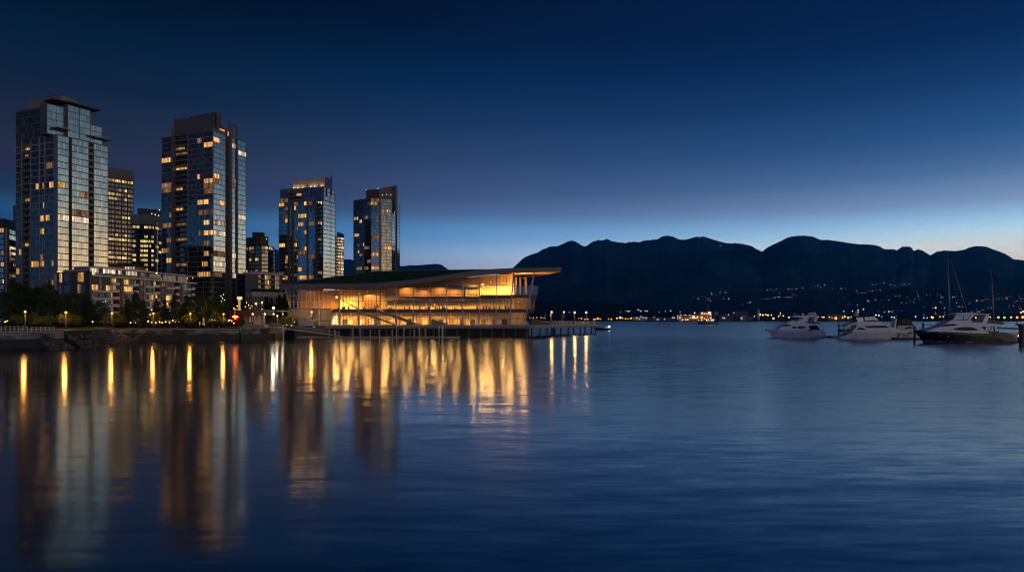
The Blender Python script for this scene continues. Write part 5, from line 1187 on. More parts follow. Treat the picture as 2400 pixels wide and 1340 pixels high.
tl = [
 ('big', 8, 232, 682, 'broad dark tree at the very edge of the photo below the grey block', .8), ('col', 38, 236, 661, 'dark columnar tree just beside the broad tree at the edge of the photo', 1.3),
 ('cone', 66, 238, 668, 'dark conifer behind the lamp of the near seawall railing', 1.3), ('col', 92, 236, 672, 'dark columnar tree filling the gap below the tallest tower', 1.4),
 ('cone', 113, 232, 656, 'tall pointed conifer in front of the corner of the tallest tower', 1.1), ('col', 128, 236, 680, 'columnar tree in front of the white corner fin of the grey wing', 1.0),
 ('map', 40, 200, 736, 'small lit maple left of the near seawall lamp', 1.1), ('map2', 75, 204, 731, 'small amber maple just right of the near seawall lamp', 1.1),
 ('map', 87, 196, 741, 'thin trunked small maple at the back of the lawn, nearer the seawall lamp', .8), ('map2', 99, 195, 739, 'thin trunked small maple in the middle of the lawn', .9), ('map2', 117, 194, 738, 'thin trunked small maple on the lawn nearest its far end', .9),
 ('map', 155, 187, 732, 'bright green small maple right under the second promenade lamp', 1.15), ('map2', 178, 198, 737, 'dim small maple between the second and third promenade lamps', 1.1),
 ('big', 172, 236, 684, 'broad dark tree in front of the brick end wing', .75), ('cone', 205, 240, 690, 'dark conifer in front of the first white bay windows of the apartment row', 1.3), ('big', 232, 238, 706, 'low broad dark tree behind the third promenade lamp', .8),
 ('map', 266, 212, 731, 'yellow lit maple beside the third promenade lamp', 1.2), ('map2', 251, 210, 739, 'smaller yellow lit maple left of the third promenade lamp', 1.0), ('map', 281, 226, 740, 'dim bush-like maple right of the third promenade lamp', 1.1),
 ('cone', 318, 234, 683, 'tallest pointed conifer in front of the middle of the apartment row', 1.15), ('cone2', 300, 237, 702, 'shorter conifer left of the tallest pointed conifer', 1.3), ('cone2', 337, 238, 706, 'shorter conifer right of the tallest pointed conifer', 1.2),
 ('cone', 366, 238, 699, 'narrow conifer just behind the lamp with a smaller light above it', 1.0), ('map2', 361, 226, 731, 'small lit tree around the lamp between conifers', 1.0), ('map', 324, 228, 746, 'lowest orange lit bush before the apartment row', .9),
 ('cone2', 385, 240, 706, 'short dark conifer between two orange lit ground floor windows', 1.1), ('cone', 409, 238, 684, 'tall conifer in front of the far half of the apartment row', 1.0), ('col', 428, 240, 712, 'columnar tree left of the round lit tree', 1.2), ('cone2', 437, 246, 694, 'conifer at the far end of the apartment row', 1.0),
 ('map', 445, 233, 733, 'round yellow lit tree around a promenade lamp', 1.15),
 ('big', 478, 240, 690, 'largest broad dark tree at the foot of the tower with fins', 1.05), ('cone', 466, 236, 701, 'dark conifer overlapping the largest broad tree', 1.2), ('big', 505, 246, 700, 'second broad dark tree towards the red restaurant', .8), ('col', 524, 250, 681, 'tall columnar tree with fairy lights before the lit podium', .95),
 ('map2', 521, 238, 742, 'green lit small tree under the lamp next to the restaurant', 1.4), ('map', 492, 236, 748, 'small dim tree with white fairy lights beside the sculpture', 1.1), ('map2', 504, 237, 749, 'small dim tree between the sculpture and the restaurant lamp', 1.0),
 ('cone2', 625, 300, 697, 'slim conifer before the slats of the podium hall', 1.0), ('cone2', 636, 296, 700, 'second slim conifer before the slats of the podium hall', .9), ('cone', 655, 292, 690, 'dark conifer beside the slanting glass of the hall', 1.25), ('cone', 668, 300, 688, 'dark conifer touching the slanting glass of the hall', 1.2)]
for kd, px, Y, pt_, lab, wd in tl: tree(kd, px, Y, pt_, lab, wd)
# dark understorey behind the lawn and hedges: nobody could count the shrubs
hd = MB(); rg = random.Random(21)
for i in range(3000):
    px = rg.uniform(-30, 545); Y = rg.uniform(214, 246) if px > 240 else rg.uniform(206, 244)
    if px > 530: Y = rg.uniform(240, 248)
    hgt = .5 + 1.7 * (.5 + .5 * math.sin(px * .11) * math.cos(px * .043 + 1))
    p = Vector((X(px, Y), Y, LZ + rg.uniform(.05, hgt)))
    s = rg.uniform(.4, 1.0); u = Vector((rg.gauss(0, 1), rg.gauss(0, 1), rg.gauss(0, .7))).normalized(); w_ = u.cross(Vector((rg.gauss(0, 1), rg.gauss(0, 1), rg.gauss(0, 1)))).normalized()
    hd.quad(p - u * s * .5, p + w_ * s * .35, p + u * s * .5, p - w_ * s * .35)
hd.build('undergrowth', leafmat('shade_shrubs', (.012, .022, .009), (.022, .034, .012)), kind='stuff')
hg = MB()
for i in range(1500):
    px = rg.uniform(590, 657); Y = 396 + rg.uniform(-2, 2); p = Vector((X(px, Y), Y, Z(684, 384) + rg.uniform(0, 2.2)))
    s = rg.uniform(.5, 1.0); u = Vector((rg.gauss(0, 1), rg.gauss(0, 1), rg.gauss(0, .7))).normalized(); w_ = u.cross(Vector((rg.gauss(0, 1), rg.gauss(0, 1), rg.gauss(0, 1)))).normalized()
    hg.quad(p - u * s * .5, p + w_ * s * .35, p + u * s * .5, p - w_ * s * .35)
tag(hg.build('hedge', LF_d), 'dark hedge growing along the top of the podium hall', 'hedge')
# ------------------------------------------------------------------ motor yachts: x runs from the bow (0) to the stern, z from the water
gel = plain('white_gelcoat', (.82, .77, .86), .3, var=.06, spec=.6)
gel2 = plain('grey_gelcoat', (.56, .52, .59), .35, var=.08, spec=.6)
navy = plain('navy_hull', (.005, .006, .010), .25, var=.1, spec=.3)
bluecv = plain('slate_cover', (.075, .085, .12), .5, var=.15)
black = plain('black_canvas', (.014, .014, .017), .7, var=.2)
smoke = facade_glass('smoked_glass', (.10, .11, .15), (.003, .003, .006), 50., 0., .10)
teak = plain('teak', (.22, .13, .07), .7)
anti = plain('boot_stripe', (.35, .30, .24), .5)
class Boat:
    def __init__(s, name, label, cat, px, Y, direction):
        s.t = thing(name, label, cat, (X(px, Y), Y, 0)); s.dir = direction; s.o = Vector((X(px, Y), Y, 0))
    def w(s, x, y, z): return s.o + Vector((x * s.dir, y, z))
    def add(s, mb, name, mat, parent=None):
        mb.v = [s.w(*p) for p in mb.v]
        if s.dir < 0: mb.f = [list(reversed(f)) for f in mb.f]
        return mb.build(name, mat, parent or s.t)
    def hull(s, stations, name, mat):
        """stations: (x deck, x waterline, half beam deck, half beam waterline, z deck)"""
        m = MB(); prof = []
        for xd, xw, bd, bw, zd in stations:
            ring = []
            for j, (f, zf) in enumerate(((0, 1), (.30, .68), (.62, .38), (.86, .12), (1, -.0))):
                x = xd + (xw - xd) * f; b = bd + (bw - bd) * (f ** 1.6); ring.append((x, b, zd * zf if j < 4 else -.5))
            prof.append(ring)
        n = 5
        for sd in (-1, 1):
            vs = [(p[0], sd * p[1], p[2]) for r in prof for p in r]
            fs = []
            for i in range(len(prof) - 1):
                for j in range(n - 1):
                    a = i * n + j; f = (a, a + n, a + n + 1, a + 1); fs.append(f if sd < 0 else tuple(reversed(f)))
            m.add(vs, fs, 0, None, True)
        top = [(p[0][0], -p[0][1], p[0][2]) for p in prof] + [(p[0][0], p[0][1], p[0][2]) for p in reversed(prof)]
        m.add(top, [tuple(range(len(top)))])
        e = prof[-1]; vs = [(p[0], -p[1], p[2]) for p in e] + [(p[0], p[1], p[2]) for p in reversed(e)]; m.add(vs, [tuple(reversed(range(len(vs))))])
        return s.add(m, name, mat)
    def side(s, pts, wb, wt, name, mat, parent=None, z0=None, z1=None, m=None):
        """closed side profile (x, z) extruded across the beam, narrower towards the top"""
        z0 = min(p[1] for p in pts) if z0 is None else z0; z1 = max(p[1] for p in pts) if z1 is None else z1
        hw = lambda z: wb + (wt - wb) * (z - z0) / max(z1 - z0, .01)
        n = len(pts); mm = MB()
        mm.add([(x, -hw(z), z) for x, z in pts] + [(x, hw(z), z) for x, z in pts],
               [tuple(range(n)), tuple(reversed(range(n, 2 * n)))] + [((i + 1) % n, i, n + i, n + (i + 1) % n) for i in range(n)])
        return s.add(mm, name, mat, parent)
    def decal(s, pts, hw, name, mat, parent=None, th=.05):
        """thin glazing set into both sides; hw(z) is the half width of the side there"""
        for sd in (-1, 1):
            n = len(pts); mm = MB()
            mm.add([(x, sd * (hw(z) + .012), z) for x, z in pts] + [(x, sd * (hw(z) - th), z) for x, z in pts],
                   [tuple(range(n)) if sd < 0 else tuple(reversed(range(n)))] + [((i + 1) % n, i, n + i, n + (i + 1) % n) if sd < 0 else (i, (i + 1) % n, n + (i + 1) % n, n + i) for i in range(n)])
            s.add(mm, name, mat, parent)
    def rail(s, pts, y, name='bow_rail', h=.8, mat=None, yo=None):
        for sd in (-1, 1):
            mm = MB()
            P_ = [(x, sd * (y(i) if callable(y) else y), z) for i, (x, z) in enumerate(pts)]
            for a, b in zip(P_, P_[1:]): mm.tube((a[0], a[1], a[2] + h), (b[0], b[1], b[2] + h), .03, .03, 5)
            for a in P_: mm.tube(a, (a[0], a[1], a[2] + h), .025, .025, 5)
            s.add(mm, name, M['pole'])
    def dome(s, x, z, r, name='radar_dome', y=0, sq=.8):
        mm = MB(); mm.lathe((x, y, z), [(r * .5, -r * .2), (r * .95, 0), (r, r * .35 * sq), (r * .8, r * .8 * sq), (r * .3, r * 1.05 * sq)], 12); return s.add(mm, name, gel)
    def tube(s, a, b, r, name, mat, r1=None, parent=None):
        mm = MB(); mm.tube(a, b, r, r1, 6); return s.add(mm, name, mat, parent)

# --- nearest yacht: dark hull, white upper works (bow towards the hall)
Y3 = 200; sc = Y3 / F
Bt = Boat('motor_yacht', 'largest motor yacht with dark navy hull and white superstructure by the thick pile', 'yacht', 2140.5, Y3, 1)
def c3(x, y): return ((x - 175) / 8.571 * sc, (872 - y) / 8.571 * sc)
hb = [(0, 3.3, .05, .02, 3.82), (1.6, 4.3, .95, .35, 3.72), (4, 6.0, 1.9, 1.0, 3.6), (8, 9.2, 2.6, 1.9, 3.3), (13, 13.4, 2.95, 2.5, 3.0), (18, 18, 2.95, 2.7, 2.75), (21.3, 21.8, 2.9, 2.7, 2.65), (23.5, 24.2, 2.85, 2.65, 1.55), (25.2, 25.4, 2.8, 2.6, .75)]
Bt.hull(hb, 'hull', navy)
# pale waterline stripe
def beam(x, k_=2):
    for a, b in zip(hb, hb[1:]):
        if a[0] <= x <= b[0]: return a[k_] + (b[k_] - a[k_]) * (x - a[0]) / (b[0] - a[0])
    return hb[-1][k_]
Bt.rail([(.5, 3.8), (1.6, 3.72), (3.2, 3.64), (5, 3.5), (7, 3.4)], lambda i: (.3, .85, 1.5, 1.95, 2.3)[i], h=.75)
sup = [c3(330, 640), c3(430, 604), c3(640, 545), c3(1000, 530), c3(1420, 532), c3(1475, 600), c3(1600, 690), c3(1000, 668)]
Bt.side(sup, 2.55, 2.25, 'superstructure', gel)
hw3 = lambda z: 2.55 + (2.25 - 2.55) * (z - c3(0, 690)[1]) / (c3(0, 530)[1] - c3(0, 690)[1])
lens = [c3(850, 603), c3(930, 576), c3(1050, 557), c3(1180, 554), c3(1270, 566), c3(1330, 590), c3(1370, 622), c3(1200, 627), c3(980, 624)]
Bt.decal(lens, hw3, 'side_window', smoke)
upper = [c3(640, 545), c3(760, 478), c3(872, 418), c3(1250, 424), c3(1480, 470), c3(1870, 512), c3(1875, 530), c3(1700, 545), c3(1420, 545), c3(1000, 545)]
Bt.side(upper, 2.2, 1.95, 'flybridge', gel)
hwu = lambda z: 2.2 + (1.95 - 2.2) * (z - c3(0, 545)[1]) / (c3(0, 418)[1] - c3(0, 545)[1])
Bt.decal([c3(632, 545), c3(745, 497), c3(900, 494), c3(1000, 508), c3(900, 532), c3(780, 541)], hwu, 'windscreen', smoke)
Bt.side([c3(886, 412), c3(952, 322), c3(1262, 322), c3(1165, 410)], 1.75, 1.55, 'flybridge_screen', facade_glass('pale_screen', (.55, .6, .66), (.05, .055, .06), 50., 0., .5))
for a, b in ((( 886, 412), (952, 320)), ((1105, 410), (1112, 320)), ((1165, 412), (1265, 320))):
    for sd in (-1, 1): Bt.tube((*c3(*a)[:1], sd * 1.77, c3(*a)[1]), (*c3(*b)[:1], sd * 1.58, c3(*b)[1]), .06, 'screen_frame', black)
Bt.side([c3(925, 312), c3(985, 282), c3(1200, 272), c3(1380, 280), c3(1400, 296), c3(1640, 292), c3(1630, 302), c3(1300, 320), c3(940, 320)], 1.95, 1.8, 'hardtop', gel)
Bt.side([c3(1165, 412), c3(1265, 318), c3(1330, 318), c3(1230, 425)], 1.8, 1.6, 'hardtop_support', gel)
Bt.side([c3(1480, 470), c3(1560, 318), c3(1630, 300), c3(1600, 420), c3(1560, 475)], 1.75, 1.55, 'radar_arch', gel)
Bt.dome(c3(1345, 0)[0], c3(0, 262)[1], .42); Bt.dome(c3(1450, 0)[0], c3(0, 262)[1], .62, y=-.6); Bt.dome(c3(1520, 0)[0], c3(0, 268)[1], .5, y=.8)
Bt.tube((c3(1610, 0)[0], .5, c3(0, 300)[1]), (c3(1640, 0)[0], .5, c3(0, 170)[1]), .035, 'antenna', M['pole']); Bt.tube((c3(1610, 0)[0], -.8, c3(0, 300)[1]), (c3(1605, 0)[0], -.8, c3(0, 400)[1]), .05, 'antenna', M['pole'])
# tender carried on the flybridge deck
td = [c3(1430, 472), c3(1480, 420), c3(1620, 408), c3(1860, 432), c3(1975, 490), c3(1900, 502), c3(1600, 498)]
Bt.side(td, 1.3, 1.0, 'tender', bluecv)
Bt.decal([c3(1250, 462), c3(1290, 424), c3(1420, 428), c3(1440, 462)], lambda z: 2.05, 'flybridge_window', smoke)
# cockpit: pillars, bulkhead and seats under the overhang
Bt.side([c3(1480, 548), c3(1540, 548), c3(1540, 690), c3(1480, 690)], 1.9, 1.9, 'saloon_door', smoke)
for px_ in (1632, 1650, 1790):
    for sd in (-1, 1): Bt.tube((c3(px_, 0)[0], sd * 2.1, c3(0, 690)[1]), (c3(px_, 0)[0], sd * 2.0, c3(0, 540)[1]), .1, 'pillar', gel)
Bt.side([c3(1640, 640), c3(1780, 640), c3(1810, 690), c3(1640, 690)], 2.0, 1.9, 'cockpit_seat', teak)
Bt.side([c3(1660, 695), c3(1750, 665), c3(1900, 660), c3(1990, 690), c3(2040, 760), c3(2040, 835), c3(1800, 850)], 2.75, 2.5, 'stern_garage', bluecv)
Bt.side([c3(1990, 690), c3(2060, 720), c3(2130, 832), c3(2040, 840)], 2.5, 2.4, 'transom', navy)
Bt.side([c3(1290, 850), c3(2290, 850), c3(2290, 880), c3(1290, 885)], 3.3, 3.3, 'swim_platform', M['conc_dark'])
for x_, y_ in ((605, 732), (755, 742)):
    x0, z0_ = c3(x_, y_); b_ = beam(x0) * .985 
    mm = MB(); mm.hexa([(x0, -b_ - .06, z0_ - .12), (x0 + .4, -b_ - .06, z0_ - .12), (x0 + .4, -b_ + .3, z0_ - .12), (x0, -b_ + .3, z0_ - .12), (x0, -b_ - .06, z0_ + .12), (x0 + .4, -b_ - .06, z0_ + .12), (x0 + .4, -b_ + .3, z0_ + .12), (x0, -b_ + .3, z0_ + .12)]); Bt.add(mm, 'porthole', M['pole'])
for sd in (-1, 1):
    mm = MB()
    for i in range(24):
        xa, xb = 3.3 + i * .92, 3.3 + (i + 1) * .92
        ba, bb = [beam(max(q_ - 1.6, 0), 3) * 1.0 + (beam(max(q_ - 1.6, 0), 2) - beam(max(q_ - 1.6, 0), 3)) * .22 for q_ in (xa, xb)]
        mm.bar((xa, sd * (ba + .02), .42 - i * .012), (xb, sd * (bb + .02), .42 - (i + 1) * .012), .1, .16)
    Bt.add(mm, 'waterline_stripe', anti)
    mm = MB()
    for i in range(24):
        xa, xb = .3 + i * .88, .3 + (i + 1) * .88
        mm.bar((xa, sd * (beam(xa) + .02), beam(xa, 4) - .42), (xb, sd * (beam(xb) + .02), beam(xb, 4) - .42), .07, .09)
    Bt.add(mm, 'rubbing_strake', anti)
mm = MB(); mm.ball((c3(1500, 0)[0], 0, c3(0, 606)[1]), .12, 6); Bt.add(mm, 'cabin_lamp', M['lamp_warm'])

# --- middle yacht: black canvas flybridge enclosure, bow away from the hall
Y2 = 240; s2 = Y2 / F
B2 = Boat('motor_yacht', 'white motor yacht with black canvas flybridge enclosure and its bow towards the navy yacht', 'yacht', 1780 + 2132 / 6.316, Y2, -1)
def c2(x, y): return ((2132 - x) / 6.316 * s2, (470 - y) / 6.316 * s2)
h2 = [(0, 2.2, .05, .02, 2.62), (1.4, 3.0, .9, .35, 2.58), (3.6, 4.8, 1.75, 1.0, 2.55), (7, 7.6, 2.35, 1.8, 2.5), (12, 12.2, 2.6, 2.2, 2.42), (17, 17, 2.6, 2.35, 2.38), (20.5, 20.8, 2.5, 2.3, 2.1), (22.6, 23.2, 2.45, 2.3, 1.0), (23.9, 24.0, 2.4, 2.3, .55)]
B2.hull(h2, 'hull', gel)
B2.side([c2(2100, 368), c2(1980, 318), c2(1900, 296), c2(1830, 255), c2(1745, 214), c2(1400, 214), c2(1380, 240), c2(1400, 285), c2(1340, 345), c2(1320, 372)], 2.25, 1.8, 'superstructure', gel)
hw2 = lambda z: 2.25 + (1.8 - 2.25) * (z - c2(0, 372)[1]) / (c2(0, 214)[1] - c2(0, 372)[1])
B2.decal([c2(1495, 290), c2(1540, 281), c2(1620, 276), c2(1820, 274), c2(1885, 306), c2(1700, 309), c2(1570, 307)], hw2, 'windscreen', smoke)
B2.decal([c2(1392, 334), c2(1425, 308), c2(1470, 304), c2(1540, 332)], hw2, 'side_window', smoke)
B2.side([c2(1400, 215), c2(1400, 260), c2(1245, 292), c2(1240, 270), c2(1330, 240)], 2.1, 2.0, 'flybridge_deck', gel2)
B2.side([c2(1440, 228), c2(1385, 165), c2(1400, 135), c2(1500, 128), c2(1690, 136), c2(1748, 205), c2(1740, 222)], 1.6, 1.35, 'canvas_enclosure', black)
hwc = lambda z: 1.6 + (1.35 - 1.6) * (z - c2(0, 228)[1]) / (c2(0, 128)[1] - c2(0, 228)[1])
clearp = facade_glass('vinyl_window', (.62, .66, .74), (.09, .095, .11), 50., 0., .25)
for q_ in ([(1400, 158), (1500, 152), (1508, 205), (1450, 222), (1418, 205)], [(1525, 152), (1578, 148), (1600, 196), (1530, 205)], [(1586, 146), (1622, 143), (1652, 192), (1608, 195)], [(1628, 142), (1672, 142), (1732, 202), (1660, 192)]):
    B2.decal([c2(*p_) for p_ in q_], hwc, 'canvas_window', clearp)
B2.side([c2(1410, 132), c2(1412, 95), c2(1440, 72), c2(1450, 95), c2(1460, 130)], .8, .5, 'radar_mast', gel2)
B2.dome(c2(1436, 0)[0], c2(0, 76)[1], .4)
B2.tube((c2(1400, 0)[0], .4, c2(0, 240)[1]), (c2(1345, 0)[0], .4, c2(0, 165)[1]), .04, 'antenna', M['pole'])
B2.rail([(.4, 2.62), (1.6, 2.6), (3.2, 2.58), (4.8, 2.56), (6.2, 2.54)], lambda i: (.25, .9, 1.5, 1.85, 2.1)[i], h=.6)
B2.rail([c2(1380, 240), c2(1320, 248), c2(1260, 268)], 2.0, 'deck_rail', .75)
for px_ in (1300, 1220):
    for sd in (-1, 1): B2.tube((c2(px_, 0)[0], sd * 2.1, c2(0, 372)[1]), (c2(px_, 0)[0], sd * 2.0, c2(0, 285)[1]), .07, 'pillar', gel)
B2.side([c2(1340, 372), c2(1340, 325), c2(1200, 325), c2(1195, 372)], 1.9, 1.9, 'cockpit_seat', bluecv)
for x_, y_ in ((1880, 388), (1640, 396), (1500, 408)):
    x0, z0_ = c2(x_, y_); b_ = 2.3 if x0 > 8 else 1.9
    mm = MB(); mm.lathe((0, 0, 0), [(.2, -.05), (.2, .05)], 8); mm.v = [Vector((x0 + p.x, -b_ - .12 + p.z, z0_ + p.y)) for p in mm.v]; B2.add(mm, 'porthole', smoke)
B2.side([c2(1190, 428), c2(1145, 442), c2(1145, 462), c2(1200, 462)], 2.2, 2.2, 'swim_platform', gel2)

# --- farthest yacht: bow towards the hall
Y1 = 257; s1 = Y1 / F
B1 = Boat('motor_yacht', 'white motor yacht with oval side windows and hardtop flybridge, farthest from the navy yacht', 'yacht', 1780 + 105 / 6.316, Y1, 1)
def c1_(x, y): return ((x - 105) / 6.316 * s1, (450 - y) / 6.316 * s1)
h1 = [(0, 2.3, .05, .02, 3.1), (1.4, 3.1, .9, .35, 3.0), (3.6, 4.8, 1.75, 1.0, 2.95), (7, 7.8, 2.35, 1.8, 2.9), (11, 11.4, 2.55, 2.2, 2.85), (15, 15.4, 2.55, 2.3, 2.6), (17.5, 18.3, 2.5, 2.3, 1.6), (19.8, 20.8, 2.45, 2.3, .75), (23.6, 23.8, 2.4, 2.2, .45)]
B1.hull(h1, 'hull', gel)
B1.side([c1_(230, 335), c1_(300, 292), c1_(350, 250), c1_(430, 215), c1_(495, 192), c1_(640, 190), c1_(700, 235), c1_(880, 252), c1_(920, 268), c1_(690, 275), c1_(715, 335), c1_(560, 345)], 2.25, 1.85, 'superstructure', gel)
hw1 = lambda z: 2.25 + (1.85 - 2.25) * (z - c1_(0, 345)[1]) / (c1_(0, 190)[1] - c1_(0, 345)[1])
oval = lambda x0, x1, y0, y1: [c1_((x0 + x1) / 2 + (x1 - x0) / 2 * math.cos(t_ * .5236), (y0 + y1) / 2 - (y1 - y0) / 2 * math.sin(t_ * .5236)) for t_ in range(12)][::-1]
B1.decal(oval(440, 520, 284, 316), hw1, 'side_window', smoke); B1.decal(oval(520, 652, 278, 323), hw1, 'side_window', smoke)
B1.decal([c1_(302, 286), c1_(350, 256), c1_(440, 258), c1_(410, 284)], hw1, 'windscreen', smoke)
B1.decal([c1_(470, 212), c1_(510, 190), c1_(560, 192), c1_(545, 206)], hw1, 'flybridge_window', smoke)
B1.decal([c1_(640, 214), c1_(760, 222), c1_(880, 240), c1_(760, 250), c1_(680, 238)], lambda z: hw1(z) + .02, 'deck_recess', smoke)
B1.side([c1_(470, 140), c1_(520, 128), c1_(700, 122), c1_(860, 134), c1_(850, 148), c1_(640, 150), c1_(480, 150)], 1.8, 1.65, 'hardtop', gel)
for a, b, c_, d_ in (((600, 195), (625, 148), (705, 148), (690, 215)), ((800, 235), (770, 195), (800, 148), (845, 146))):
    B1.side([c1_(*a), c1_(*b), c1_(*c_), c1_(*d_)], 1.75, 1.6, 'hardtop_support', gel)
for sd in (-1, 1): B1.tube((c1_(495, 0)[0], sd * 1.7, c1_(0, 193)[1]), (c1_(505, 0)[0], sd * 1.6, c1_(0, 148)[1]), .05, 'screen_frame', black)
B1.side([c1_(710, 122), c1_(745, 88), c1_(775, 80), c1_(778, 122)], .9, .5, 'radar_mast', gel2); B1.side([c1_(785, 122), c1_(792, 85), c1_(828, 85), c1_(835, 125)], .8, .6, 'radar_mast', gel2)
B1.dome(c1_(808, 0)[0], c1_(0, 84)[1], .4)
B1.side([c1_(690, 275), c1_(830, 275), c1_(870, 335), c1_(720, 335)], 1.7, 1.7, 'saloon_door', smoke)
B1.side([c1_(725, 345), c1_(760, 335), c1_(920, 338), c1_(955, 420), c1_(960, 432), c1_(800, 428)], 2.3, 2.1, 'stern_quarter', gel)
for sd in (-1, 1): B1.tube((c1_(900, 0)[0], sd * 2.0, c1_(0, 340)[1]), (c1_(890, 0)[0], sd * 2.0, c1_(0, 262)[1]), .06, 'pillar', gel)
B1.side([c1_(950, 424), c1_(1030, 426), c1_(1030, 440), c1_(950, 442)], 2.2, 2.2, 'swim_platform', gel2)
B1.rail([(.1, 3.1), (1.4, 3.02), (3, 2.96), (5, 2.94), (6.8, 2.92)], lambda i: (.15, .8, 1.5, 1.9, 2.1)[i], h=.85)
B1.side([c1_(82, 340), c1_(110, 325), c1_(118, 340), c1_(95, 356)], .18, .12, 'anchor', M['dark_metal'])

# --- small cruiser behind
Yc = 262; s4 = Yc / F
B4 = Boat('cabin_cruiser', 'small cruiser with black canvas top moored between the white and navy yachts', 'boat', 2154, Yc, -1)
def c4(x, y): return ((2154 - x) * s4, (793 - y) * s4)
B4.hull([(0, 1.4, .05, .02, 2.9), (1.2, 2.2, .8, .4, 2.8), (3, 3.8, 1.5, 1.0, 2.7), (6, 6.4, 1.9, 1.5, 2.6), (9, 9.2, 1.9, 1.6, 2.5), (11.6, 11.8, 1.8, 1.6, 2.2)], 'hull', gel)
B4.side([c4(2151, 779), c4(2141, 770), c4(2127, 765.5), c4(2100, 766), c4(2093, 778)], 1.7, 1.4, 'superstructure', gel2)
B4.decal([c4(2112, 771.5), c4(2126, 768), c4(2139, 771), c4(2118, 774)], lambda z: 1.62, 'side_window', smoke)
B4.side([c4(2098, 767), c4(2101, 752), c4(2113, 749.5), c4(2129, 750.5), c4(2137, 767)], 1.4, 1.2, 'canvas_top', black)
B4.decal([c4(2108, 763), c4(2109, 754), c4(2118, 753), c4(2119, 763)], lambda z: 1.4, 'canvas_window', smoke); B4.decal([c4(2121, 763), c4(2120, 753), c4(2128, 754), c4(2133, 763)], lambda z: 1.4, 'canvas_window', smoke)
B4.side([c4(2090, 776), c4(2095, 750), c4(2097.5, 749.5), c4(2094, 776)], 1.5, 1.3, 'radar_arch', gel)
B4.tube((c4(2100, 0)[0], 0, c4(0, 748)[1]), (c4(2101, 0)[0], 0, c4(0, 741)[1]), .08, 'aerial', gel)
# --- small white boat at the float under the cruiser
t = Boat('motor_boat', 'low white motor boat with rounded bow below the black topped cruiser', 'boat', 2112, 238, 1)
t.hull([(0, .8, .05, .02, 2.0), (.8, 1.4, .7, .3, 2.1), (2.4, 2.8, 1.2, .9, 1.9), (5.2, 5.4, 1.3, 1.1, 1.5), (7.4, 7.5, 1.2, 1.1, 1.3)], 'hull', gel)
t.side([(2.6, 1.8), (3.4, 2.5), (5.4, 2.4), (5.8, 1.5)], 1.0, .8, 'cabin', gel2); t.side([(3.0, 2.15), (3.4, 2.5), (3.6, 2.5), (3.3, 2.1)], .95, .85, 'windscreen', smoke)
# --- dinghy
t = Boat('dinghy', 'small grey inflatable dinghy with outboard between the two white yachts', 'dinghy', 1944, 250, 1)
for sd in (-1, 1):
    mm = MB(); mm.tube((.4, sd * .6, .4), (3.2, sd * .6, .45), .26, .24, 10); mm.tube((3.2, sd * .6, .45), (4.0, 0, .6), .24, .2, 8); t.add(mm, 'tube', gel2)
t.side([(.4, .15), (3.4, .25), (3.4, .4), (.4, .35)], .5, .5, 'floor', M['grey_metal']); t.side([(1.6, .4), (1.7, 1.1), (2.3, 1.1), (2.5, .4)], .3, .25, 'console', gel); t.side([(-.2, .1), (-.2, 1.0), (.3, 1.1), (.35, .2)], .18, .15, 'outboard', black)
# ------------------------------------------------------------------ sailing boats behind
def sail(label, px, Y, pytop, pxtop, mastw, spread_py, stay, hull_px, boom, bdir, stay_m, stay_r):
    s_ = Y / F
    b = Boat('sailing_boat', label, 'sailing boat', hull_px[0], Y, 1)
    Lh = (hull_px[1] - hull_px[0]) * s_
    b.hull([(0, 1.2, .05, .02, 1.7), (Lh * .1, Lh * .14, .8, .4, 1.6), (Lh * .3, Lh * .3, 1.5, 1.1, 1.45), (Lh * .6, Lh * .6, 1.7, 1.3, 1.35), (Lh * .9, Lh * .9, 1.4, 1.1, 1.4), (Lh, Lh * .97, 1.2, .9, 1.45)], 'hull', gel2)
    b.side([(Lh * .25, 1.4), (Lh * .32, 2.0), (Lh * .6, 2.1), (Lh * .68, 1.4)], 1.1, .9, 'coachroof', gel)
    ox = X(hull_px[0], Y)
    base = (X(px, Y) - ox, 0, 1.4); top = (X(pxtop, Y) - ox, 0, Z(pytop, Y))
    mst = b.tube(base, top, mastw, 'mast', M['grey_metal'], mastw * .75)
    f = (748 - spread_py) / (748 - pytop); sx_ = base[0] + (top[0] - base[0]) * f
    mm = MB(); mm.bar((sx_ - 9 * s_, 0, Z(spread_py, Y)), (sx_ + 5 * s_, 0, Z(spread_py, Y)), .08, .1); mm.bar((sx_, -1.1, Z(spread_py, Y)), (sx_, 1.1, Z(spread_py, Y)), .08, .1); b.add(mm, 'spreader', M['grey_metal'])
    (xa, ya), (xb, yb) = stay
    b.tube((X(xa, Y) - ox, 0, Z(ya, Y)), (X(xb, Y) - ox, 0, Z(yb, Y)), stay_r, 'furled_sail', stay_m, stay_r * .9)
    (xa, ya), (xb, yb) = boom
    mm = MB(); mm.bar((X(xa, Y) - ox, 0, Z(ya, Y)), (X(xb, Y) - ox, 0, Z(yb, Y)), .5, .7); b.add(mm, 'boom_cover', bluecv)
    return b
sail('sailing boat with the tallest mast, half hidden behind the navy yacht', 2227.5, 290, 591, 2220, .30, 646, ((2228, 606), (2268, 735)), (2190, 2290), ((2232, 757), (2275, 760)), 1, M['grey_metal'], .12)
sail('sailing boat with shorter mast and dark furled sail by the thick pile', 2330.5, 250, 630, 2323, .26, 673.5, ((2326, 638), (2391, 772)), (2325, 2430), ((2338, 768), (2394, 771)), 1, black, .17)
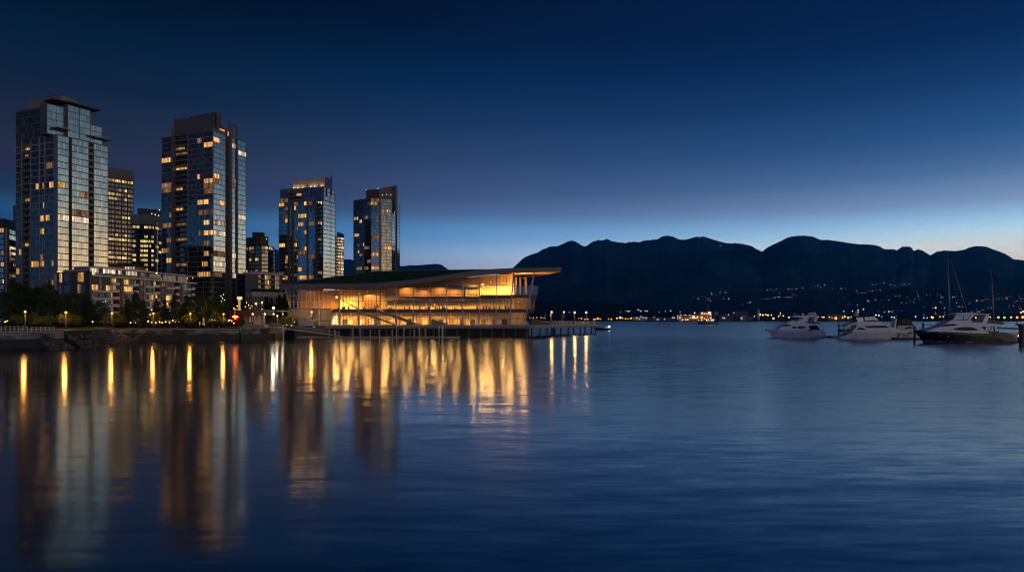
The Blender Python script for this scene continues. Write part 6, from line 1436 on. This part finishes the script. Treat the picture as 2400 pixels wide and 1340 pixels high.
# ------------------------------------------------------------------ marina floats and piles
def flt(label, p0, p1, Y, w_, h_=.5):
    t = thing('floating_dock', label, 'dock', (X(p0, Y), Y, 0))
    MB().box(X(p0, Y), X(p1, Y), Y, Y + w_, -.3, h_).build('float', M['conc_dark'], t); MB().box(X(p0, Y) + .02, X(p1, Y) - .02, Y - .06, Y, h_ - .15, h_ + .06).build('edge_board', M['conc'], t)
    return t
flt('dark floating dock between the two white yachts behind the dinghy', 1942, 1972, 252, 2.4); flt('dark floating dock between the white and the navy yacht', 2098, 2176, 228, 2.4, .7); flt('floating dock beside the stern of the navy yacht under the thick pile', 2352, 2480, 205, 3)
for px, Y, pt_, r, lab in ((1966, 246, 759.5, .32, 'dark mooring pile between the two white yachts'), (2143.5, 206, 763.5, .3, 'dark mooring pile right before the bow of the navy yacht'), (2163.5, 250, 756, .34, 'dark mooring pile behind the bow of the navy yacht'), (2394, 180, 761, .62, 'thickest dark pile with a flat cap at the edge of the marina')):
    tag(MB().tube((X(px, Y), Y, -2), (X(px, Y), Y, Z(pt_, Y)), r, r, 12).build('mooring_pile', M['conc_dark']), lab, 'pile')
tag(MB().bar((X(2384, 180.6), 180.6, Z(760.5, 180)), (X(2440, 181), 181, Z(759.5, 180)), 1.2, .35).build('gangway', M['dark_metal']), 'dark flat gangway end resting on the thickest pile', 'gangway')
tag(MB().bar((X(2165, 251), 250.6, Z(762, 250)), (X(2192, 251), 250.6, Z(762, 250)), .3, .25).build('dock_beam', M['dark_metal']), 'dark horizontal beam fixed beside the pile behind the navy bow', 'beam')
t = thing('dock_lantern', 'amber lantern glowing low beside the thickest pile', 'lantern', (X(2388, 190), 190, .5))
MB().box(X(2386, 190), X(2390, 190), 189.8, 190.2, .5, Z(789, 190)).build('base', M['dark_metal'], t); MB().ball((X(2388, 190), 190, Z(787, 190)), .26, 8, 0, .7).build('globe', emit('dock_amber', (1, .45, .10), 8), t)
# ------------------------------------------------------------------ boats out on the water
t = Boat('ferry', 'small dark barge-like ferry with lights crossing the open water before the far shore', 'ferry', 1636, 900, 1)
k9 = 900 / F
t.hull([(0, 1.0, 2.5, 2.2, 4.6), (2, 2.2, 3.5, 3.2, 4.4), (24 * k9, 24 * k9, 3.6, 3.4, 3.6), (44 * k9, 44 * k9, 3.4, 3.2, 3.2), (46 * k9, 45 * k9, 3.0, 2.8, 2.6)], 'hull', bluecv)
t.side([(1, 4.4), (1.4, 6.0), (5, 6.2), (8, 4.4)], 2, 1.8, 'fore_house', gel2); t.side([(12, 3.6), (12.4, 6.2), (17, 6.4), (17.2, 8.0), (20, 8.0), (21, 3.6)], 2.2, 1.9, 'wheelhouse', gel)
for x_, z_ in ((4.5, 6.6), (10.5, 5.6), (13, 6.8), (15.8, 8.6), (18, 6.0), (20.5, 6.2)):
    mm = MB(); mm.ball((x_, -2.4, z_), .45, 6); t.add(mm, 'deck_lamp', emit_cached((1, .8, .6), 5))
t = Boat('work_boat', 'dark low boat with one white lamp at the tip of the pier', 'boat', 1392, 420, 1)
t.hull([(0, .6, .6, .3, 2.0), (2, 2.2, 1.4, 1.1, 1.7), (6, 6, 1.6, 1.4, 1.3), (10, 10, 1.5, 1.3, 1.2)], 'hull', black)
t.side([(6.5, 1.3), (6.7, 2.8), (9, 2.8), (9.2, 1.3)], 1, .9, 'wheelhouse', gel)
mm = MB(); mm.ball((9.6, -1.0, 2.4), .4, 8); t.add(mm, 'deck_lamp', emit_cached((.9, .95, 1), 14))
# ------------------------------------------------------------------ far shore
YS = 2200.0; sF = YS / F
MB().prism([(-900, YS + 5), (4200, YS + 5), (4200, YS + 420), (-900, YS + 420)], -1, 2.6).build('shore', plain('far_shore_ground', (.03, .03, .03), .95), kind='structure')
def glow(name, c, s): return emit(name, c, s)
GO, GW, GC = glow('far_orange', (1, .36, .08), 3.0), glow('far_warm', (1, .64, .28), 3.0), glow('far_pale', (.86, .90, 1), 1.5)
def block(label, p0, p1, pyt, depth, mat, cat='warehouse', name='warehouse', roof='flat', lamps=(), Y=YS + 12):
    t = thing(name, label, cat, (X(p0, Y), Y, 2.6)); z = Z(pyt, Y)
    x0, x1 = X(p0, Y), X(p1, Y)
    MB().box(x0, x1, Y, Y + depth, 2.6, z).build('wall', mat, t)
    if roof == 'gable': MB().prism([(x0 - 1, Y - 1), (x1 + 1, Y - 1), (x1 + 1, Y + depth + 1), (x0 - 1, Y + depth + 1)], z, z + 4, top=[(x0 - 1, Y + depth / 2 - .2), (x1 + 1, Y + depth / 2 - .2), (x1 + 1, Y + depth / 2 + .2), (x0 - 1, Y + depth / 2 + .2)]).build('roof', M['grey_metal'], t)
    else: MB().box(x0 - 1, x1 + 1, Y - 1, Y + depth + 1, z, z + 1.0).build('roof', M['slab'], t)
    for px, py, r, mt in lamps:
        MB().ball((X(px, Y - 3), Y - 3, Z(py, Y - 3)), r, 6).build('lamp', mt, t)
    return t
fac = plain('far_plaster', (.30, .27, .25), .8); facd = plain('far_dark_shed', (.10, .09, .09), .8)
block('long orange lit industrial shed at the water on the far shore', 1590, 1640, 737.5, 30, fac, lamps=[(1594, 744, 2.2, GO), (1600, 749, 2, GO), (1607, 749, 2.2, GO), (1612, 748.5, 2.2, GO), (1618, 744.5, 1.6, GO), (1625.5, 743, 4.2, GW), (1631, 745, 2, GO), (1635, 743, 2.2, GW), (1628, 733, 2, GW), (1588.5, 741, 1.6, GC), (1588.5, 746, 1.6, GC), (1606, 738, 1.6, GC), (1596, 737.5, 1.4, GC), (1617, 738, 1.4, GC), (1597, 751, 1.4, GO), (1637, 750, 1.6, GO)])
block('taller orange lit plant building with a chimney beside the long shed', 1640, 1668, 731, 34, fac, 'plant building', 'plant_building', lamps=[(1646, 734, 3.2, GO), (1663, 733, 4.4, GW), (1644.5, 743.5, 3.4, GO), (1652, 735, 1.6, GW), (1657, 735, 1.6, GO), (1666, 738, 1.8, GO), (1666.5, 744, 1.6, GO), (1651, 746, 1.8, GO), (1658, 742, 1.2, GO), (1655, 748, 1.4, GO)])
tag(MB().tube((X(1659, YS + 30), YS + 30, 2), (X(1659, YS + 30), YS + 30, Z(714, YS + 30)), 2.0, 1.4, 10).build('chimney', fac), 'slim grey chimney rising above the orange lit plant on the far shore', 'chimney')
t = tag(MB().lathe((X(1675.5, YS + 40), YS + 40, 2.6), [(11, 0), (11, Z(731, YS + 40) - 2.6), (6, Z(729.3, YS + 40) - 2.6), (.5, Z(729, YS + 40) - 2.6)], 16).build('storage_tank', fac), 'grey round storage tank beside the orange lit plant', 'tank')
tag(MB().lathe((X(1777, YS + 20), YS + 20, 2.6), [(5.5, 0), (5.5, Z(727, YS + 20) - 2.6), (2, Z(726, YS + 20) - 2.6), (2, Z(723.5, YS + 20) - 2.6)], 12).build('silo', M['conc_pale']), 'pale grey silo tower on the far shore behind the first white yacht', 'silo')
block('dark wide shed on the far shore between tank and silo', 1722, 1755, 730, 40, facd, Y=YS + 60); block('low pale shed beside a patch of lit grass on the far shore', 1734, 1752, 739.5, 20, fac, lamps=[(1738.5, 745.5, 2, GC), (1768, 741, 1.6, GC)])
block('low dark shed right of the storage tank on the far shore', 1686, 1720, 738, 26, facd, lamps=[(1694.5, 745, 1.6, GC), (1698, 745.5, 1.6, GC), (1720, 733, 1.2, GC), (1707, 737, 1.2, GW)])
tag(MB().box(X(1752, YS + 8), X(1764, YS + 8), YS + 8, YS + 10, 2.6, Z(742, YS + 8)).build('shrub_bank', plain('lit_bank', (.10, .22, .04), .9, var=.6, scale=.1)), 'green shrub bank beside the low pale shed on the far shore', 'hedge')
block('pale terminal building with many small lights on the far shore behind the pier lamps', 1484, 1518, 742.5, 24, fac, 'terminal', 'terminal', lamps=[(1492, 745, 1.6, GC), (1502, 741, 1.6, GC), (1507, 744, 1.6, GC), (1514, 745, 1.6, GC), (1498, 747, 1.2, GW)])
block('long low dark quay shed on the far shore beside the terminal', 1520, 1584, 744.5, 20, facd, lamps=[(1540, 748.5, 1.4, GC), (1543, 748.5, 1.4, GC), (1558, 748, 1.4, GC), (1580, 744, 1.8, GC), (1576, 744, 1.5, GC), (1533, 743, 1.2, GC)])
block('dark block behind the flybridge of the farthest white yacht', 1940, 1980, 737, 24, facd, lamps=[(1959, 745.5, 4.2, GO), (1931, 743, 2, GW), (1944, 743, 1.6, GW)])
block('low dark quay hall behind the middle white yacht', 1985, 2030, 741, 24, facd, lamps=[(1995, 743, 1.8, GC), (2004, 743, 1.8, GC)])
# ------------------------------------------------------------------ lamps along the far shore
protos = {}
def far_lamp(px, py, r, mat, kind, grp, label, Y):
    key = (mat.name, kind)
    if key not in protos:
        m = MB(); m.tube((0, 0, -6), (0, 0, -.8), .25, .2, 5, 1); m.ball((0, 0, 0), 1.0, 7)
        if kind == 'house':
            m = MB(); m.box(-4, 4, 0, 7, -3.5, 1.8, 1); m.prism([(-4.5, -.4), (4.5, -.4), (4.5, 7.4), (-4.5, 7.4)], 1.8, 4, 1, top=[(-4.5, 3.4), (4.5, 3.4), (4.5, 3.6), (-4.5, 3.6)])
            m.box(-1.9, 1.9, -.35, -.05, -1.6, 1.3)
        me = m.build('hillside_house' if kind == 'house' else 'shore_lamp', [mat, M['conc_dark']]); protos[key] = me; o_ = me
    else:
        o_ = protos[key].copy(); col.objects.link(o_)
    o_.location = (X(px, Y), Y, Z(py, Y)); o_.scale = (r, r, r) if kind != 'house' else (r, r, r)
    tag(o_, label, 'house' if kind == 'house' else 'shore lamp', grp)
rg = random.Random(8)
ol = [(1268, 744, 1.5), (1275, 745, 1.3), (1242, 744, 1.2), (1250, 744.5, 1.3), (1258, 744, 1.2), (1357, 745.5, 1.2), (1363, 746, 2), (1371, 748, 1.6), (1378, 748, 1.6), (1392, 748.5, 2), (1396, 748, 1.6), (1401, 746, 3), (1407, 747.5, 1.8), (1426, 747, 1.4), (1433, 748, 2), (1446, 745.5, 2.4), (1454, 744, 3.2), (1459, 745.5, 1.8), (1466, 747, 1.6), (1479, 745.5, 2.4), (1472, 747, 1.4),
      (1782, 737, 2.4), (1788, 738, 2.8), (1795, 737, 2.2), (1800, 738.5, 2.8), (1808, 738, 1.8), (1813, 746, 3), (1825, 741, 2.2), (1836, 740, 2.2), (1849, 743.5, 2.8), (1918, 742, 2.4), (1927, 743, 1.8), (1950, 744, 1.4), (1980, 742, 2.8), (1988, 744, 3.0), (1975, 744, 1.8),
      (2186, 744, 3.6), (2183, 742.5, 2.0), (2203, 742, 2), (2211, 742, 2), (2222, 742, 2), (2340, 743.5, 3.2), (2354, 744, 3.2), (2370, 743.5, 2.8), (2384, 743.5, 3.4), (2397, 743, 3.6), (2307, 743.5, 2.4), (2321, 743, 2.0), (2276, 743, 2.4), (2287, 744, 2.0), (2193, 664 + 57, 2.4), (2393, 732, 2.6), (2398, 730, 2.2)]
for px, py, r in ol:
    far_lamp(px, py, r, GO if rg.random() < .62 else GW, 'lamp', 'orange lamps along the far shore', 'small orange lamp glowing on the far shore', YS + rg.uniform(5, 9))
pl = [(1560, 729, 1), (1545, 731, 1), (1497, 726, 1.6), (1512, 728.5, 1.6), (1517, 728.5, 1.8), (1502, 729, 1.8), (1454, 731, 1), (1467, 729, 1), (1472, 729.5, 1.8), (1476, 729, 1.2), (1494, 725, 1), (1572, 728, 1.8), (1594, 730.5, 1.3), (1335, 731.5, 1), (1978, 729.5, 1.6), (1998, 729, 1.6), (2011, 726.5, 1.8), (2024, 724.5, 2), (2012, 731, 1.6), (2083, 730, 2), (2091, 730.5, 1.2), (2053, 738, 2.4), (2060, 739, 2.2), (2090, 743, 2), (2096, 743.5, 2), (2146, 741.5, 2.2), (2165, 744.5, 1.8), (2173, 744.5, 1.6), (2067, 742, 1.2), (1829, 733, 1.6), (1829, 737, 1.4)]
for px, py, r in pl:
    far_lamp(px, py, r, GC, 'lamp', 'pale lamps along the far shore', 'tiny pale lamp on the dark far shore', YS + 40 + max(0, 742 - py) * 9)
# houses with one lit window scattered over the dark slope
def slopeY(py):      # distance at which the mountain slope shows at this height in the view
    return None
from mathutils.bvhtree import BVHTree
mo_ = bpy.data.objects['mountain']; bv = BVHTree.FromPolygons([v.co for v in mo_.data.vertices], [tuple(p.vertices) for p in mo_.data.polygons])
eye = Vector((0, 0, H))
hs = []
# (centre px, centre py, spread x, spread y, count)
for cx, cy_, sx_, sy_, n_ in ((1822, 697, 26, 3, 22), (1848, 680, 22, 4, 18), (1800, 678, 22, 2, 6), (1912, 672, 22, 5, 14), (1955, 677, 26, 2, 10), (1860, 692, 24, 8, 6), (1976, 698, 14, 8, 8), (2020, 686, 20, 4, 9), (2052, 681, 24, 2, 10), (2066, 663, 22, 3, 10), (2108, 668, 30, 4, 10), (2044, 704, 22, 3, 9), (1998, 713, 18, 4, 7), (2100, 696, 30, 6, 12), (2152, 688, 8, 6, 12), (2135, 705, 30, 5, 10), (2190, 692, 30, 5, 12), (2225, 696, 24, 1.5, 16), (2200, 716, 50, 8, 16), (2260, 720, 34, 7, 16), (2310, 702, 24, 6, 14), (2350, 700, 30, 8, 26), (2385, 706, 24, 8, 22), (2380, 722, 30, 8, 16), (2300, 724, 30, 6, 10), (2225, 735, 60, 5, 12), (1645, 697, 24, 4, 9), (1680, 686, 22, 5, 9), (1655, 703, 10, 3, 6), (1700, 700, 16, 3, 7), (1760, 709, 18, 4, 6), (1790, 700, 12, 4, 5), (1530, 700, 40, 5, 3), (1880, 735, 40, 3, 8), (2100, 728, 60, 6, 10), (1652, 558, 4, 1, 4), (1640, 560, 3, 1.2, 5), (1688, 576, 4, 2, 4)):
    for i in range(n_):
        u = rg.gauss(0, .6); hs.append((cx + u * sx_, cy_ + rg.gauss(0, .5) * sy_ - u * sy_ * .5))
rg.shuffle(hs); hs = [q_ for q_ in hs if q_[0] < 2402][:296]
for px, py in hs:
    d_ = (P(px, py, 1000) - eye).normalized()
    hit = bv.ray_cast(eye, d_)
    if hit[0] is None: continue
    Yh = hit[0].y - 6
    top = py < 600
    mat = GC if rg.random() < .78 else (GO if rg.random() < .5 else GW)
    r = Yh / 2600 * rg.choice((.16, .2, .26, .34, .5)) * (1.0 if not top else .75)
    far_lamp(px, py, r, mat, 'house', 'lit houses on the dark mountain slope', 'tiny lit house window on the dark mountain slope', Yh)
